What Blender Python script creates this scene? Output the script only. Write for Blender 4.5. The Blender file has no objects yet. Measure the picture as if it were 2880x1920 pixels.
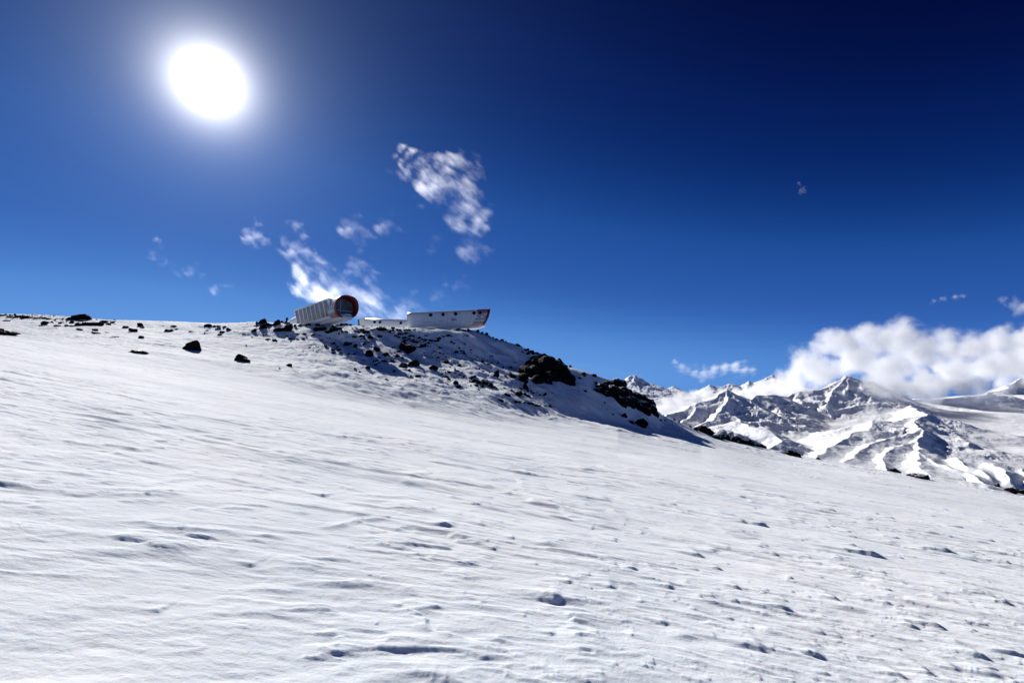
import bpy, bmesh, math, random
import numpy as np
from mathutils import Vector, Matrix

sc = bpy.context.scene
COL = sc.collection

# ------------------------------------------------------------------ camera
PW, PH = 2880.0, 1920.0
FPX = 1360.0                      # focal length in photo pixels (17 mm)
HORIZON = 1100.0
PITCH = math.atan((HORIZON - PH / 2) / FPX)
cam_d = bpy.data.cameras.new("camera"); cam_d.lens = 36.0 * FPX / PW; cam_d.sensor_width = 36.0
cam_d.clip_start = 0.05; cam_d.clip_end = 200000.0
cam = bpy.data.objects.new("camera", cam_d); COL.objects.link(cam)
cam.location = (0, 0, 0); cam.rotation_euler = (math.pi / 2 + PITCH, 0, 0)
sc.camera = cam

def ray(px, row):
    """photo pixel -> (X/Y, Z/Y) of the sight line in the world"""
    xc = (px - PW / 2) / FPX; yc = (PH / 2 - row) / FPX
    c, s = math.cos(PITCH), math.sin(PITCH)
    fy = c - yc * s; fz = s + yc * c
    return xc / fy, fz / fy
def at(px, row, Y):
    u, v = ray(px, row); return Vector((u * Y, Y, v * Y))

# ------------------------------------------------------------------ sun and sky
SU, SV = ray(588, 232)
SUN = Vector((SU, 1, SV)).normalized()
SUN_EL = math.asin(SUN.z); SUN_AZ = math.atan2(SUN.x, SUN.y)
sd = bpy.data.lights.new("sun", 'SUN'); sd.energy = 5.0; sd.angle = math.radians(0.53); sd.color = (1.0, 0.975, 0.94)
so = bpy.data.objects.new("sun", sd); COL.objects.link(so)
so.rotation_euler = (-SUN).to_track_quat('-Z', 'Y').to_euler()
so.location = SUN * 100

w = bpy.data.worlds.new("World"); sc.world = w; w.use_nodes = True
nt = w.node_tree; nt.nodes.clear(); L = nt.links.new
def N(t, **k):
    n = nt.nodes.new(t)
    for a, b in k.items(): setattr(n, a, b)
    return n
sky = N('ShaderNodeTexSky', sky_type='NISHITA', sun_disc=False, sun_elevation=SUN_EL, sun_rotation=SUN_AZ,
        altitude=5000, air_density=1.0, dust_density=0.25, ozone_density=4.0)
# thin high-mountain air: the sky's own brightness, deepened channel by channel
def M(op, a, b=None, c=None):
    n = N('ShaderNodeMath', operation=op)
    for i, x in enumerate((a, b, c)):
        if x is None: continue
        if isinstance(x, (int, float)): n.inputs[i].default_value = x
        else: L(x, n.inputs[i])
    return n.outputs[0]
spc = N('ShaderNodeSeparateColor'); L(sky.outputs[0], spc.inputs[0])
tc = N('ShaderNodeTexCoord'); nrm = N('ShaderNodeVectorMath', operation='NORMALIZE'); L(tc.outputs['Generated'], nrm.inputs[0])
sz = N('ShaderNodeSeparateXYZ'); L(nrm.outputs[0], sz.inputs[0])
lowair = M('POWER', M('SUBTRACT', 1.0, M('MAXIMUM', sz.outputs[2], 0.0)), 3.0)
bb = M('MULTIPLY', spc.outputs[2], M('MULTIPLY_ADD', lowair, 0.045 * 0.5, 0.04))
cmb = N('ShaderNodeValToRGB'); cr_ = cmb.color_ramp; cr_.interpolation = 'B_SPLINE'
stops = [(0.05, (0.0, .0008, .020)), (.09, (.0003, .0025, .038)), (.116, (.0015, .011, .095)), (.155, (.003, .027, .165)), (.204, (.013, .076, .32)), (.30, (.029, .112, .42)),
         (.36, (.043, .155, .50)), (.433, (.075, .23, .62)), (.55, (.12, .31, .72))]
while len(cr_.elements) < len(stops): cr_.elements.new(0.5)
for e_, (p_, c_) in zip(cr_.elements, stops): e_.position = min(1.0, p_ * 1.8); e_.color = (*[x * 0.84 for x in c_], 1)
L(M('MULTIPLY', bb, 1.8), cmb.inputs[0])
tenx = N('ShaderNodeVectorMath', operation='SCALE'); L(cmb.outputs[0], tenx.inputs[0]); tenx.inputs['Scale'].default_value = 10.0
bg = N('ShaderNodeBackground'); bg.inputs['Strength'].default_value = 0.1
L(tenx.outputs[0], bg.inputs['Color'])
# the glare of the sun's disc and the bright air round it, by angle from the sun
dot = N('ShaderNodeVectorMath', operation='DOT_PRODUCT'); dot.inputs[1].default_value = SUN
L(nrm.outputs[0], dot.inputs[0])
ac = N('ShaderNodeMath', operation='ARCCOSINE'); L(dot.outputs['Value'], ac.inputs[0])
deg = M('MULTIPLY', ac.outputs[0], 57.2958)
def lobe(amp, k, p):
    q = M('POWER', M('DIVIDE', deg, k), p)
    return M('MULTIPLY', M('POWER', 2.71828, M('MULTIPLY', q, -1.0)), amp)
core = M('ADD', lobe(5.0, 1.45, 1.1), lobe(0.42, 3.6, 1.0))
wide = lobe(0.18, 10.5, 1.0)
bg2 = N('ShaderNodeBackground'); bg2.inputs['Color'].default_value = (1.0, 0.97, 0.95, 1); L(core, bg2.inputs['Strength'])
bg3 = N('ShaderNodeBackground'); bg3.inputs['Color'].default_value = (0.34, 0.62, 1.0, 1); L(wide, bg3.inputs['Strength'])
a1 = N('ShaderNodeAddShader'); a2 = N('ShaderNodeAddShader'); wo = N('ShaderNodeOutputWorld')
L(bg.outputs[0], a1.inputs[0]); L(bg2.outputs[0], a1.inputs[1]); L(a1.outputs[0], a2.inputs[0]); L(bg3.outputs[0], a2.inputs[1])
L(a2.outputs[0], wo.inputs['Surface'])
w.cycles.sampling_method = 'AUTOMATIC'

sc.view_settings.view_transform = 'Standard'; sc.view_settings.look = 'None'
sc.view_settings.exposure = 0.28; sc.view_settings.gamma = 1.0; sc.view_settings.use_curve_mapping = False
sc.cycles.max_bounces = 18; sc.cycles.diffuse_bounces = 8; sc.cycles.volume_bounces = 10
sc.cycles.transparent_max_bounces = 24
sc.cycles.volume_max_steps = 96; sc.cycles.volume_step_rate = 0.5
sc.cycles.use_denoising = True

# ------------------------------------------------------------------ helpers
def tag(o, label=None, cat=None, group=None, kind=None):
    if label: o['label'] = label
    if cat: o['category'] = cat
    if group: o['group'] = group
    if kind: o['kind'] = kind
    return o
def link(name, me, mat=None, parent=None):
    if mat: me.materials.append(mat)
    o = bpy.data.objects.new(name, me); COL.objects.link(o)
    if parent: o.parent = parent
    return o
def empty(name, loc, rz=0.0):
    o = bpy.data.objects.new(name, None); COL.objects.link(o); o.location = loc; o.rotation_euler = (0, 0, rz)
    o.empty_display_size = 0.5
    return o
def grid_mesh(name, P, smooth=True):
    """P: (rows, cols, 3) array of points"""
    r, c, _ = P.shape
    me = bpy.data.meshes.new(name)
    me.vertices.add(r * c); me.vertices.foreach_set('co', P.reshape(-1).astype(np.float32))
    i = np.arange(r * c).reshape(r, c)
    q = np.stack([i[:-1, :-1], i[:-1, 1:], i[1:, 1:], i[1:, :-1]], -1).reshape(-1, 4)
    n = len(q)
    me.loops.add(n * 4); me.loops.foreach_set('vertex_index', q.reshape(-1).astype(np.int32))
    me.polygons.add(n); me.polygons.foreach_set('loop_start', (np.arange(n) * 4).astype(np.int32))
    me.polygons.foreach_set('loop_total', np.full(n, 4, np.int32))
    me.polygons.foreach_set('use_smooth', np.full(n, smooth))
    me.update(calc_edges=True)
    return me

rng = np.random.RandomState(7)
PERM = rng.permutation(4096).astype(np.int64)
VAL = rng.rand(4096)
def _h2(ix, iy): return VAL[PERM[(PERM[ix & 4095] + iy) & 4095]]
def _h3(ix, iy, iz): return VAL[PERM[(PERM[(PERM[ix & 4095] + iy) & 4095] + iz) & 4095]]
def n2(x, y):
    ix = np.floor(x).astype(np.int64); iy = np.floor(y).astype(np.int64)
    fx = x - ix; fy = y - iy
    fx = fx * fx * fx * (fx * (fx * 6 - 15) + 10); fy = fy * fy * fy * (fy * (fy * 6 - 15) + 10)
    a = _h2(ix, iy); b = _h2(ix + 1, iy); c = _h2(ix, iy + 1); d = _h2(ix + 1, iy + 1)
    return (a + (b - a) * fx) * (1 - fy) + (c + (d - c) * fx) * fy
def n3(p):
    i = np.floor(p).astype(np.int64); f = p - i; f = f * f * (3 - 2 * f)
    x, y, z = i[:, 0], i[:, 1], i[:, 2]; fx, fy, fz = f[:, 0], f[:, 1], f[:, 2]
    r = 0
    for dx in (0, 1):
        for dy in (0, 1):
            for dz in (0, 1):
                r = r + _h3(x + dx, y + dy, z + dz) * (fx if dx else 1 - fx) * (fy if dy else 1 - fy) * (fz if dz else 1 - fz)
    return r
def fbm(x, y, o=4, g=0.5):
    s = 0; a = 1; t = 0
    for k in range(o):
        s = s + a * (n2(x + 17.3 * k, y - 9.1 * k) - 0.5); t += a; a *= g; x = x * 2.03; y = y * 2.03
    return s / t * 2
def ridged(x, y, o=5):
    s = 0; a = 1; t = 0
    for k in range(o):
        s = s + a * (1 - np.abs(2 * n2(x + 31.7 * k, y + 5.3 * k) - 1)); t += a; a *= 0.5; x = x * 2.07; y = y * 2.07
    return s / t
def fbm3(p, o=4):
    s = 0; a = 1; t = 0
    for k in range(o):
        s = s + a * (n3(p + 11.1 * k) - 0.5); t += a; a *= 0.5; p = p * 2.05
    return s / t * 2
def sstep(a, b, x):
    t = np.clip((x - a) / (b - a), 0, 1); return t * t * (3 - 2 * t)

# ------------------------------------------------------------------ materials
def new_mat(name):
    m = bpy.data.materials.new(name); m.use_nodes = True; nt = m.node_tree; nt.nodes.clear()
    out = nt.nodes.new('ShaderNodeOutputMaterial')
    return m, nt, out
class G:
    """small node-graph writer"""
    def __init__(s, nt): s.nt = nt
    def n(s, t, ins=None, **k):
        n = s.nt.nodes.new(t)
        for a, b in k.items(): setattr(n, a, b)
        for a, b in (ins or {}).items(): s.set(n.inputs[a], b)
        return n
    def set(s, i, b):
        if hasattr(b, 'is_output'): s.nt.links.new(b, i)
        else: i.default_value = b
    def m(s, op, *a, clamp=False):
        n = s.nt.nodes.new('ShaderNodeMath'); n.operation = op; n.use_clamp = clamp
        for i, x in enumerate(a): s.set(n.inputs[i], x)
        return n.outputs[0]
    def mr(s, x, a, b, c=0.0, d=1.0, smooth=False):
        n = s.n('ShaderNodeMapRange', interpolation_type='SMOOTHSTEP' if smooth else 'LINEAR')
        for k, q in zip(('Value', 'From Min', 'From Max', 'To Min', 'To Max'), (x, a, b, c, d)): s.set(n.inputs[k], q)
        return n.outputs[0]
    def mix(s, f, a, b):
        n = s.n('ShaderNodeMix', data_type='RGBA')
        s.set(n.inputs[0], f); s.set(n.inputs[6], a); s.set(n.inputs[7], b)
        return n.outputs[2]
    def noise(s, vec, scale, detail=4.0, rough=0.5, dim='3D'):
        n = s.n('ShaderNodeTexNoise', {'Scale': scale, 'Detail': detail, 'Roughness': rough})
        if vec is not None: s.set(n.inputs['Vector'], vec)
        return n.outputs[0]
def simple(name, col, rough=0.5, metal=0.0, var=0.0, scale=3.0, spec=0.5):
    m, nt, out = new_mat(name); g = G(nt)
    b = g.n('ShaderNodeBsdfPrincipled', {'Roughness': rough, 'Metallic': metal, 'Specular IOR Level': spec})
    t = g.n('ShaderNodeTexCoord')
    nz = g.noise(t.outputs['Object'], scale, 5.0)
    c = g.mix(g.mr(nz, 0.35, 0.65), (*[x * (1 - var) for x in col], 1), (*[min(1, x * (1 + var)) for x in col], 1))
    nt.links.new(c, b.inputs['Base Color']); nt.links.new(b.outputs[0], out.inputs[0])
    return m

def snow_mat():
    m, nt, out = new_mat('snow'); g = G(nt)
    t = g.n('ShaderNodeTexCoord'); P = t.outputs['Object']
    b = g.n('ShaderNodeBsdfPrincipled', {'Roughness': 0.42, 'Specular IOR Level': 0.0035, 'Subsurface Weight': 0.85, 'Subsurface Scale': 0.022})
    b.inputs['Subsurface Radius'].default_value = (0.6, 0.8, 1.0)
    big = g.noise(P, 0.35, 3.0)
    col = g.mix(g.mr(big, 0.35, 0.65), (0.80, 0.85, 0.91, 1), (0.86, 0.895, 0.94, 1))
    mp = g.n('ShaderNodeMapping'); mp.inputs['Scale'].default_value = (0.35, 1.5, 1.0); nt.links.new(P, mp.inputs['Vector'])
    grain = g.noise(P, 38.0, 4.0, 0.7)
    med = g.noise(mp.outputs[0], 9.0, 4.0, 0.6)
    crust = g.noise(mp.outputs[0], 1.3, 2.0)
    b1 = g.n('ShaderNodeBump', {'Strength': 0.8, 'Distance': 0.008, 'Height': grain})
    b2 = g.n('ShaderNodeBump', {'Strength': g.mr(crust, 0.35, 0.7, 0.15, 0.6), 'Distance': 0.03, 'Height': med, 'Normal': b1.outputs[0]})
    nt.links.new(col, b.inputs['Base Color']); nt.links.new(b2.outputs[0], b.inputs['Normal'])
    nt.links.new(g.mr(crust, 0.35, 0.7, 0.66, 0.78), b.inputs['Roughness'])
    nt.links.new(b.outputs[0], out.inputs[0])
    return m

def rock_mat(name, snow_lo, snow_hi, scale=1.0, dark=0.007):
    """dark lava with snow caught on its upward-facing ledges"""
    m, nt, out = new_mat(name); g = G(nt)
    t = g.n('ShaderNodeTexCoord'); geo = g.n('ShaderNodeNewGeometry'); P = geo.outputs['Position']
    sep = g.n('ShaderNodeSeparateXYZ'); nt.links.new(geo.outputs['Normal'], sep.inputs[0])
    n1 = g.noise(P, 2.6 * scale, 6.0, 0.65)
    f = g.m('ADD', sep.outputs['Z'], g.m('MULTIPLY', g.m('SUBTRACT', n1, 0.5), 1.1))
    s = g.mr(f, snow_lo, snow_hi)
    n2_ = g.noise(P, 7.0 * scale, 6.0, 0.7)
    rc = g.mix(g.mr(n2_, 0.3, 0.7), (dark * .6, dark * .55, dark * .55, 1), (dark * 1.9, dark * 1.7, dark * 1.6, 1))
    b = g.n('ShaderNodeBsdfPrincipled', {'Specular IOR Level': 0.08})
    nt.links.new(g.mix(s, rc, (0.86, 0.88, 0.92, 1)), b.inputs['Base Color'])
    nt.links.new(g.mr(s, 0, 1, 0.85, 0.5), b.inputs['Roughness'])
    bp = g.n('ShaderNodeBump', {'Strength': 0.8, 'Distance': 0.12 / scale, 'Height': n2_}); nt.links.new(bp.outputs[0], b.inputs['Normal'])
    nt.links.new(b.outputs[0], out.inputs[0])
    return m

M_SNOW = snow_mat()
M_ROCK = rock_mat('lava_rock', 0.93, 1.06)
M_CLIFF = rock_mat('lava_cliff', 1.0, 1.08, 0.45, 0.006)
M_WHITE = simple('white_shell', (0.66, 0.67, 0.69), 0.38, var=0.03, scale=0.6)
M_WHITE2 = simple('pale_keel', (0.55, 0.545, 0.53), 0.5, var=0.03)
M_RED = simple('dark_red_lip', (0.13, 0.003, 0.006), 0.45, var=0.15)
M_GLASS = simple('dark_glass', (0.006, 0.008, 0.010), 0.12, var=0.2)
M_FRAME = simple('grey_metal', (0.42, 0.43, 0.44), 0.4, 0.3, var=0.05)
M_BOLT = simple('bright_metal', (0.85, 0.86, 0.88), 0.25, 0.6, var=0.05)
M_DARK = simple('dark_green_side', (0.03, 0.045, 0.035), 0.6, var=0.2)
M_GREYS = simple('grey_stone', (0.13, 0.125, 0.12), 0.8, var=0.3, scale=6)
def window_mat():
    m, nt, out = new_mat('window_glass'); g = G(nt)
    t = g.n('ShaderNodeTexCoord')
    nz = g.noise(t.outputs['Object'], 0.9, 4.0)
    nz2 = g.noise(t.outputs['Object'], 2.7, 4.0)
    c = g.mix(g.mr(nz, 0.35, 0.65), (0.07, 0.065, 0.07, 1), (0.13, 0.13, 0.14, 1))
    c = g.mix(g.mr(nz2, 0.56, 0.68), c, (0.10, 0.07, 0.06, 1))
    b = g.n('ShaderNodeBsdfPrincipled', {'Roughness': 0.2, 'Specular IOR Level': 0.3}); nt.links.new(c, b.inputs['Base Color'])
    nt.links.new(b.outputs[0], out.inputs[0]); return m
M_WIN = window_mat()

# ------------------------------------------------------------------ the snow slope
A_, B_, EYE = -0.172, -0.043, 1.6
# px : four (depth, photo row) marks from the foot of the rocky rise to its crest
TAB = {
 -900: [(60, 905), (78, 880), (96, 862), (116, 850)],
 0:    [(60, 945), (80, 920), (98, 901), (116, 886)],
 400:  [(60, 975), (78, 942), (94, 920), (110, 903)],
 700:  [(56, 1037), (72, 995), (88, 950), (104, 910)],
 900:  [(54, 1063), (68, 1020), (84, 968), (100, 918)],
 1080: [(54, 1092), (67, 1052), (82, 997), (97, 926)],
 1250: [(54, 1132), (67, 1082), (82, 1015), (97, 926)],
 1400: [(57, 1154), (69, 1098), (82, 1034), (95, 954)],
 1500: [(61, 1166), (71, 1112), (81, 1055), (91, 994)],
 1600: [(67, 1172), (74, 1124), (80, 1082), (88, 1036)],
 1700: [(70, 1188), (77, 1148), (82, 1112), (88, 1068)],
 1780: [(74, 1206), (80, 1176), (86, 1145), (92, 1110)],
 1840: [(76, 1215), (82, 1196), (88, 1176), (94, 1154)],
 1903: [(76, 1228), (84, 1211), (92, 1196), (100, 1184)],
 2012: [(76, 1256), (84, 1245), (94, 1236), (105, 1229)],
 2155: [(76, 1290), (86, 1277), (98, 1268), (110, 1262)],
 2250: [(76, 1306), (86, 1294), (98, 1286), (110, 1281)],
 2477: [(70, 1345), (80, 1333), (90, 1326), (100, 1321)],
 2880: [(66, 1418), (76, 1406), (88, 1396), (100, 1390)],
 3700: [(66, 1570), (76, 1556), (88, 1544), (100, 1536)],
}
keys = sorted(TAB)
KU = np.array([ray(k, 1050)[0] for k in keys])
KY = np.array([[q[0] for q in TAB[k]] for k in keys], float)
KV = np.array([[ray(k, q[1])[1] for q in TAB[k]] for k in keys])
def smooth_interp(u, xs, ys):
    r = np.interp(u, xs, ys); n = 9
    return r
def base_height(u, Y):
    """u: (cols,), Y: (rows,) -> z (rows, cols); monotone cubic through the marks of every column"""
    uu = np.linspace(u.min() - .1, u.max() + .1, 1500)
    ker = np.hanning(31); ker /= ker.sum()
    def sm(col):
        r = np.interp(uu, KU, col); rp = np.pad(r, 15, mode='edge'); return np.interp(u, uu, np.convolve(rp, ker, 'valid'))
    ys = [np.zeros_like(u), np.full_like(u, 12.0), np.full_like(u, 26.0), np.full_like(u, 42.0)]
    zs = [A_ * u * y + B_ * y - EYE for y in ys]
    for k in range(4):
        yk = sm(KY[:, k]); vk = sm(KV[:, k]); ys.append(yk); zs.append(vk * yk)
    yc, zc = ys[-1], zs[-1]
    ys += [yc + 8, yc + 30, yc + 120, yc + 420]; zs += [zc - 0.6, zc - 9, zc - 60, zc - 300]
    YS = np.array(ys); ZS = np.array(zs)
    h = np.diff(YS, axis=0); d = np.diff(ZS, axis=0) / h
    mt = np.zeros_like(ZS); mt[0] = d[0]; mt[-1] = d[-1]
    for k in range(1, len(YS) - 1):
        # harmonic where signs agree
        same = d[k - 1] * d[k] > 0
        w1 = 2 * h[k] + h[k - 1]; w2 = h[k] + 2 * h[k - 1]
        hm = (w1 + w2) / (w1 / np.where(same, d[k - 1], 1) + w2 / np.where(same, d[k], 1))
        mt[k] = np.where(same, hm, 0)
    mt[1] = mt[2] = A_ * u + B_ 
    out = np.zeros((len(Y), len(u)))
    for j, y in enumerate(Y):
        k = np.clip((YS[:-1] <= y).sum(0) - 1, 0, len(YS) - 2)
        ii = np.arange(len(u)); y0 = YS[k, ii]; hh = h[k, ii]; t = (y - y0) / hh
        t2, t3 = t * t, t * t * t
        out[j] = (2*t3 - 3*t2 + 1) * ZS[k, ii] + (t3 - 2*t2 + t) * hh * mt[k, ii] + (-2*t3 + 3*t2) * ZS[k+1, ii] + (t3 - t2) * hh * mt[k+1, ii]
    return out, yc

gu = np.concatenate([np.linspace(-4.5, -1.5, 60)[:-1], np.linspace(-1.5, -1.18, 70)[:-1], np.arange(-1.18, 1.18, 0.0020), np.linspace(1.18, 1.5, 70)[1:], np.linspace(1.5, 4.5, 60)[1:]])
ylist = [0.25]
while ylist[-1] < 132:
    y = ylist[-1]; ylist.append(y + max(0.0045 * y, 0.008) if y > 1.7 else y + 0.06)
while ylist[-1] < 600: ylist.append(ylist[-1] * 1.06)
gy = np.array(ylist)
Zb, YC = base_height(gu, gy)
X = gu[None, :] * gy[:, None]; Y = np.repeat(gy[:, None], len(gu), 1)

def sastrugi(X, Y):
    """wind-cut snow: soft swells, cut steps whose short face looks down-slope, small drift noses"""
    z = np.zeros_like(X)
    bend = 0.30 * np.where(X < 0, np.sqrt(X * X + 9) - 3, 0.35 * (np.sqrt(X * X + 4) - 2))
    T = Y - np.clip(bend, 0, 30) * sstep(30, 5, Y) * -0.0 + 0.33 * np.minimum(X, 1.0) * sstep(9, 3, Y) * -1.0 + 0.10 * X
    S = X
    wx = fbm(S * 0.22, T * 0.35, 3); wy = fbm(S * 0.25 + 40, T * 0.5 + 9, 4)
    z += 0.038 * fbm(S * 0.30, T * 0.75 + wx, 4) * sstep(0.5, 6, Y)
    z += 0.16 * fbm(S * 0.07 + 3, T * 0.16, 3) * sstep(5, 20, Y)
    z += 0.012 * fbm(S * 0.9 + 5, T * 3.0 + 1.5 * wy, 3)
    cr = ridged(S * 1.3 + 2, T * 5.0 + 1.2 * wy, 4)
    z += 0.016 * np.clip(cr - 0.62, 0, None) * sstep(-0.25, 0.25, fbm(S * 0.3 + 60, T * 0.5, 3)) * sstep(0.8, 2.0, Y) * 1.6
    z += 0.35 * fbm(S * 0.03 + 8, T * 0.06, 3) * sstep(25, 60, Y)
    def steps(z, per, amp, stretch, seed, lo, hi, warp):
        q = T / per + warp * fbm(S * stretch + seed, T * stretch * 2.6 + seed, 4) + 0.5 * warp * wy
        f = q - np.floor(q); line = np.floor(q)
        along = n2(S * (stretch * 4.0) + line * 7.31 + seed, line * 3.77 + 0.5)
        patch = sstep(lo, hi, fbm(S * stretch * 0.35 + seed * 2, T * stretch * 0.8 + seed, 3))
        a = amp * patch * sstep(0.30, 0.75, along)
        dq = np.abs(np.gradient(q, axis=0)) + np.abs(np.gradient(q, axis=1))
        w_ = np.clip(5.5 * dq, 0.08, 0.6); a = a * sstep(0.22, 0.07, dq)
        prof = np.where(f < w_, sstep(0.0, 1.0, f / w_), (1 - np.clip((f - w_) / (1 - w_), 0, 1)) ** 1.6)
        return z + a * prof
    near = sstep(60, 20, Y)
    z = steps(z, 0.10, 0.004, 2.2, 3.1, -0.35, 0.20, 1.8)
    z = steps(z, 0.20, 0.009, 1.2, 5.1, -0.35, 0.20, 1.8)
    z = steps(z, 0.36, 0.014, 0.75, 8.7, -0.35, 0.20, 1.9)
    z = steps(z, 0.62, 0.022, 0.45, 14.2, -0.30, 0.20, 1.9)
    z = steps(z, 1.0, 0.028, 0.30, 27.2, -0.30, 0.25, 1.9)
    z = steps(z, 1.6, 0.034, 0.20, 21.9, -0.25, 0.30, 1.8)
    far = 1 + 3.0 * sstep(45, 68, Y)
    z = steps(z, 2.7, 0.032 * far, 0.13, 40.3, -0.25, 0.30, 1.7)
    z = steps(z, 4.4, 0.038 * far, 0.08, 33.3, -0.20, 0.30, 1.7)
    return z

Zd = sastrugi(X, Y)
# fine wind crust
Zd += 0.0035 * fbm(X * 7, Y * 16, 3) * sstep(14, 5, Y)
# drift noses: low ramps that thicken to the right and end in a steep shaded lip
def add_noses(Zd):
    r = random.Random(11)
    lst = []
    marks = [(1250,1485,9),(1555,1690,10),(1545,1785,5),(1715,1655,7),(1880,1655,6),(1960,1560,8),(1780,1605,6),(1600,1640,5),
             (2150,1480,7),(2210,1725,9),(2300,1850,9),(2135,1830,8),(2450,1565,12),(2630,1770,10),(2660,1555,9),(2830,1700,7),(2350,1690,8),
             (2530,1905,9),(2610,1895,8),(2680,1880,6),(2760,1850,8),(2490,1700,6),(2200,1400,5),(2340,1445,6),(2560,1400,6),(2090,1470,5),
             (2180,1560,6),(2020,1600,5),(2070,1660,6),(900,1392,6),(700,1590,5),(440,1720,6),(480,1390,4),(2700,1480,5),(2840,1590,5),(2400,1540,5),
             (2560,1765,6),(2860,1850,7),(2250,1600,4),(1860,1750,6),(1440,1520,4),(1350,1480,5),(1120,1545,4)]
    for px, row, s in marks: lst.append((px, row, s * 1.15))
    for _ in range(330):
        px = 900 + 2100 * r.random() ** 0.6; row = r.uniform(1330 + (px - 900) * 0.05, 1930)
        lst.append((px, row, r.uniform(1.2, 4.2)))
    for _ in range(120):
        lst.append((r.uniform(-50, 1100), r.uniform(1200, 1500), r.uniform(0.8, 2.4)))
    for px, row, s in lst:
        u, v = ray(px, row)
        k = A_ * u + B_ - v
        if k <= 0.02: continue
        y0 = EYE / k
        if y0 > 45: continue
        x0 = u * y0; h = s * y0 / FPX * 1.2
        Ls = h * r.uniform(7, 12); Wt = h * r.uniform(3.5, 6.0)
        ang = r.uniform(-0.25, 0.05)
        i0, i1 = np.searchsorted(gu, [(x0 - Ls * 1.6) / y0 - .02, (x0 + Ls) / y0 + .02]); j0, j1 = np.searchsorted(gy, [y0 - Wt * 1.5, y0 + Wt * 3])
        if i1 <= i0 or j1 <= j0: continue
        x = X[j0:j1, i0:i1] - x0; y = Y[j0:j1, i0:i1] - y0
        s_ = x * math.cos(ang) + y * math.sin(ang); t_ = -x * math.sin(ang) + y * math.cos(ang)
        t_ = t_ + 0.25 * Wt * fbm((x + x0) * 3 / max(Wt, .02) * .2, (y + y0) * 0 + s, 3)
        g = np.clip((s_ + Ls) / Ls, 0, 1) ** 1.6 * sstep(0.28 * Ls, 0.0, s_)
        lip = sstep(-0.14 * Wt, 0.10 * Wt, t_) * np.exp(-np.clip(t_, 0, None) / Wt * 1.3)
        Zd[j0:j1, i0:i1] += h * g * lip
    return Zd
Zd = add_noses(Zd)
# lumpy drifts on the rise under the huts, streaked down to the right
rise = np.zeros_like(X)
yb = np.interp(gu, KU, KY[:, 0])[None, :]
rr = sstep(-14, 6, Y - yb) * sstep(YC[None, :] + 40, YC[None, :] + 10, Y)
side = sstep(-0.62, -0.28, gu)[None, :] * sstep(0.40, 0.18, gu)[None, :]
D1 = X * 0.80 - Y * 0.60; D2 = X * 0.60 + Y * 0.80
rise += 0.75 * fbm(D1 * 0.10, D2 * 0.30, 4) * (0.25 + 0.9 * side)
rise += 0.30 * (ridged(D1 * 0.16 + 4, D2 * 0.55, 3) - 0.5) * (0.3 + 0.9 * side)
rise += 0.10 * fbm(D1 * 0.7 + 4, D2 * 2.0, 3) * (0.4 + side)
rise += 0.09 * (ridged(D1 * 0.35 + 14, D2 * 1.7, 3) - 0.5) * (0.4 + side)
crest_fade = sstep(0, 7, np.abs(Y - YC[None, :])) * 0.75 + 0.25
Zd += rise * rr * crest_fade
Zall = Zb + Zd * sstep(300, 130, Y)
# bring the crest of every column to the height surveyed for it
SKYL = [(-300,875),(0,882),(100,884),(200,890),(300,899),(400,901),(500,904),(600,909),(680,907),(720,904),(800,909),(900,912),(1000,915),(1030,917),(1100,920),(1180,921),
  (1300,925),(1340,931),(1400,954),(1449,968),(1496,988),(1538,999),(1569,1012),(1595,1030),(1651,1046),(1715,1068),(1755,1080),(1783,1108),(1827,1130),(1861,1166),(1903,1183),
  (1965,1211),(2012,1229),(2155,1261),(2250,1280),(2477,1320),(2615,1340),(2773,1360),(2880,1389),(3200,1450)]
tgt = np.interp(gu, [ray(*q)[0] for q in SKYL], [ray(*q)[1] for q in SKYL])
rows_ = (gy > 45) & (gy < 125)
for _ in range(3):
    V_ = Zall[rows_] / gy[rows_][:, None]
    dv = (tgt - V_.max(0)) * (np.abs(gu) < 1.5)
    dv = np.convolve(np.pad(dv, 6, mode='edge'), np.hanning(13) / np.hanning(13).sum(), 'valid')
    wY = np.exp(-((Y - YC[None, :]) / np.where(Y < YC[None, :], 11.0, 16.0)) ** 2)
    Zall = Zall + dv[None, :] * Y * wY
P = np.stack([X, Y, Zall], -1)
ground = link('ground', grid_mesh('ground', P), M_SNOW)
tag(ground, 'wind-carved snow slope falling to the right', kind='structure')

VG = Zall / gy[:, None]
def ground_hit(px, row, up=0.0):
    """first point where the sight line through a photo pixel meets the slope; the crest when it passes above"""
    u, v = ray(px, row)
    i = int(np.clip(np.searchsorted(gu, u), 1, len(gu) - 1)); f = (u - gu[i - 1]) / (gu[i] - gu[i - 1])
    col = VG[:, i - 1] * (1 - f) + VG[:, i] * f
    m = gy > 2.0
    hit = np.where(m & (col >= v) & (gy < 125))[0]
    if len(hit): j = hit[0]
    else:
        cand = np.where((gy > 40) & (gy < 125))[0]; j = cand[np.argmax(col[cand])]
    y = gy[j]; return Vector((u * y, y, min(col[j], v) * y if len(hit) else col[j] * y))
def ground_z(x, y):
    u = x / y; i = int(np.clip(np.searchsorted(gu, u), 1, len(gu) - 1)); j = int(np.clip(np.searchsorted(gy, y), 1, len(gy) - 1))
    f = (u - gu[i-1]) / (gu[i] - gu[i-1]); g = (y - gy[j-1]) / (gy[j] - gy[j-1])
    return (Zall[j-1, i-1]*(1-f) + Zall[j-1, i]*f) * (1-g) + (Zall[j, i-1]*(1-f) + Zall[j, i]*f) * g

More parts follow.
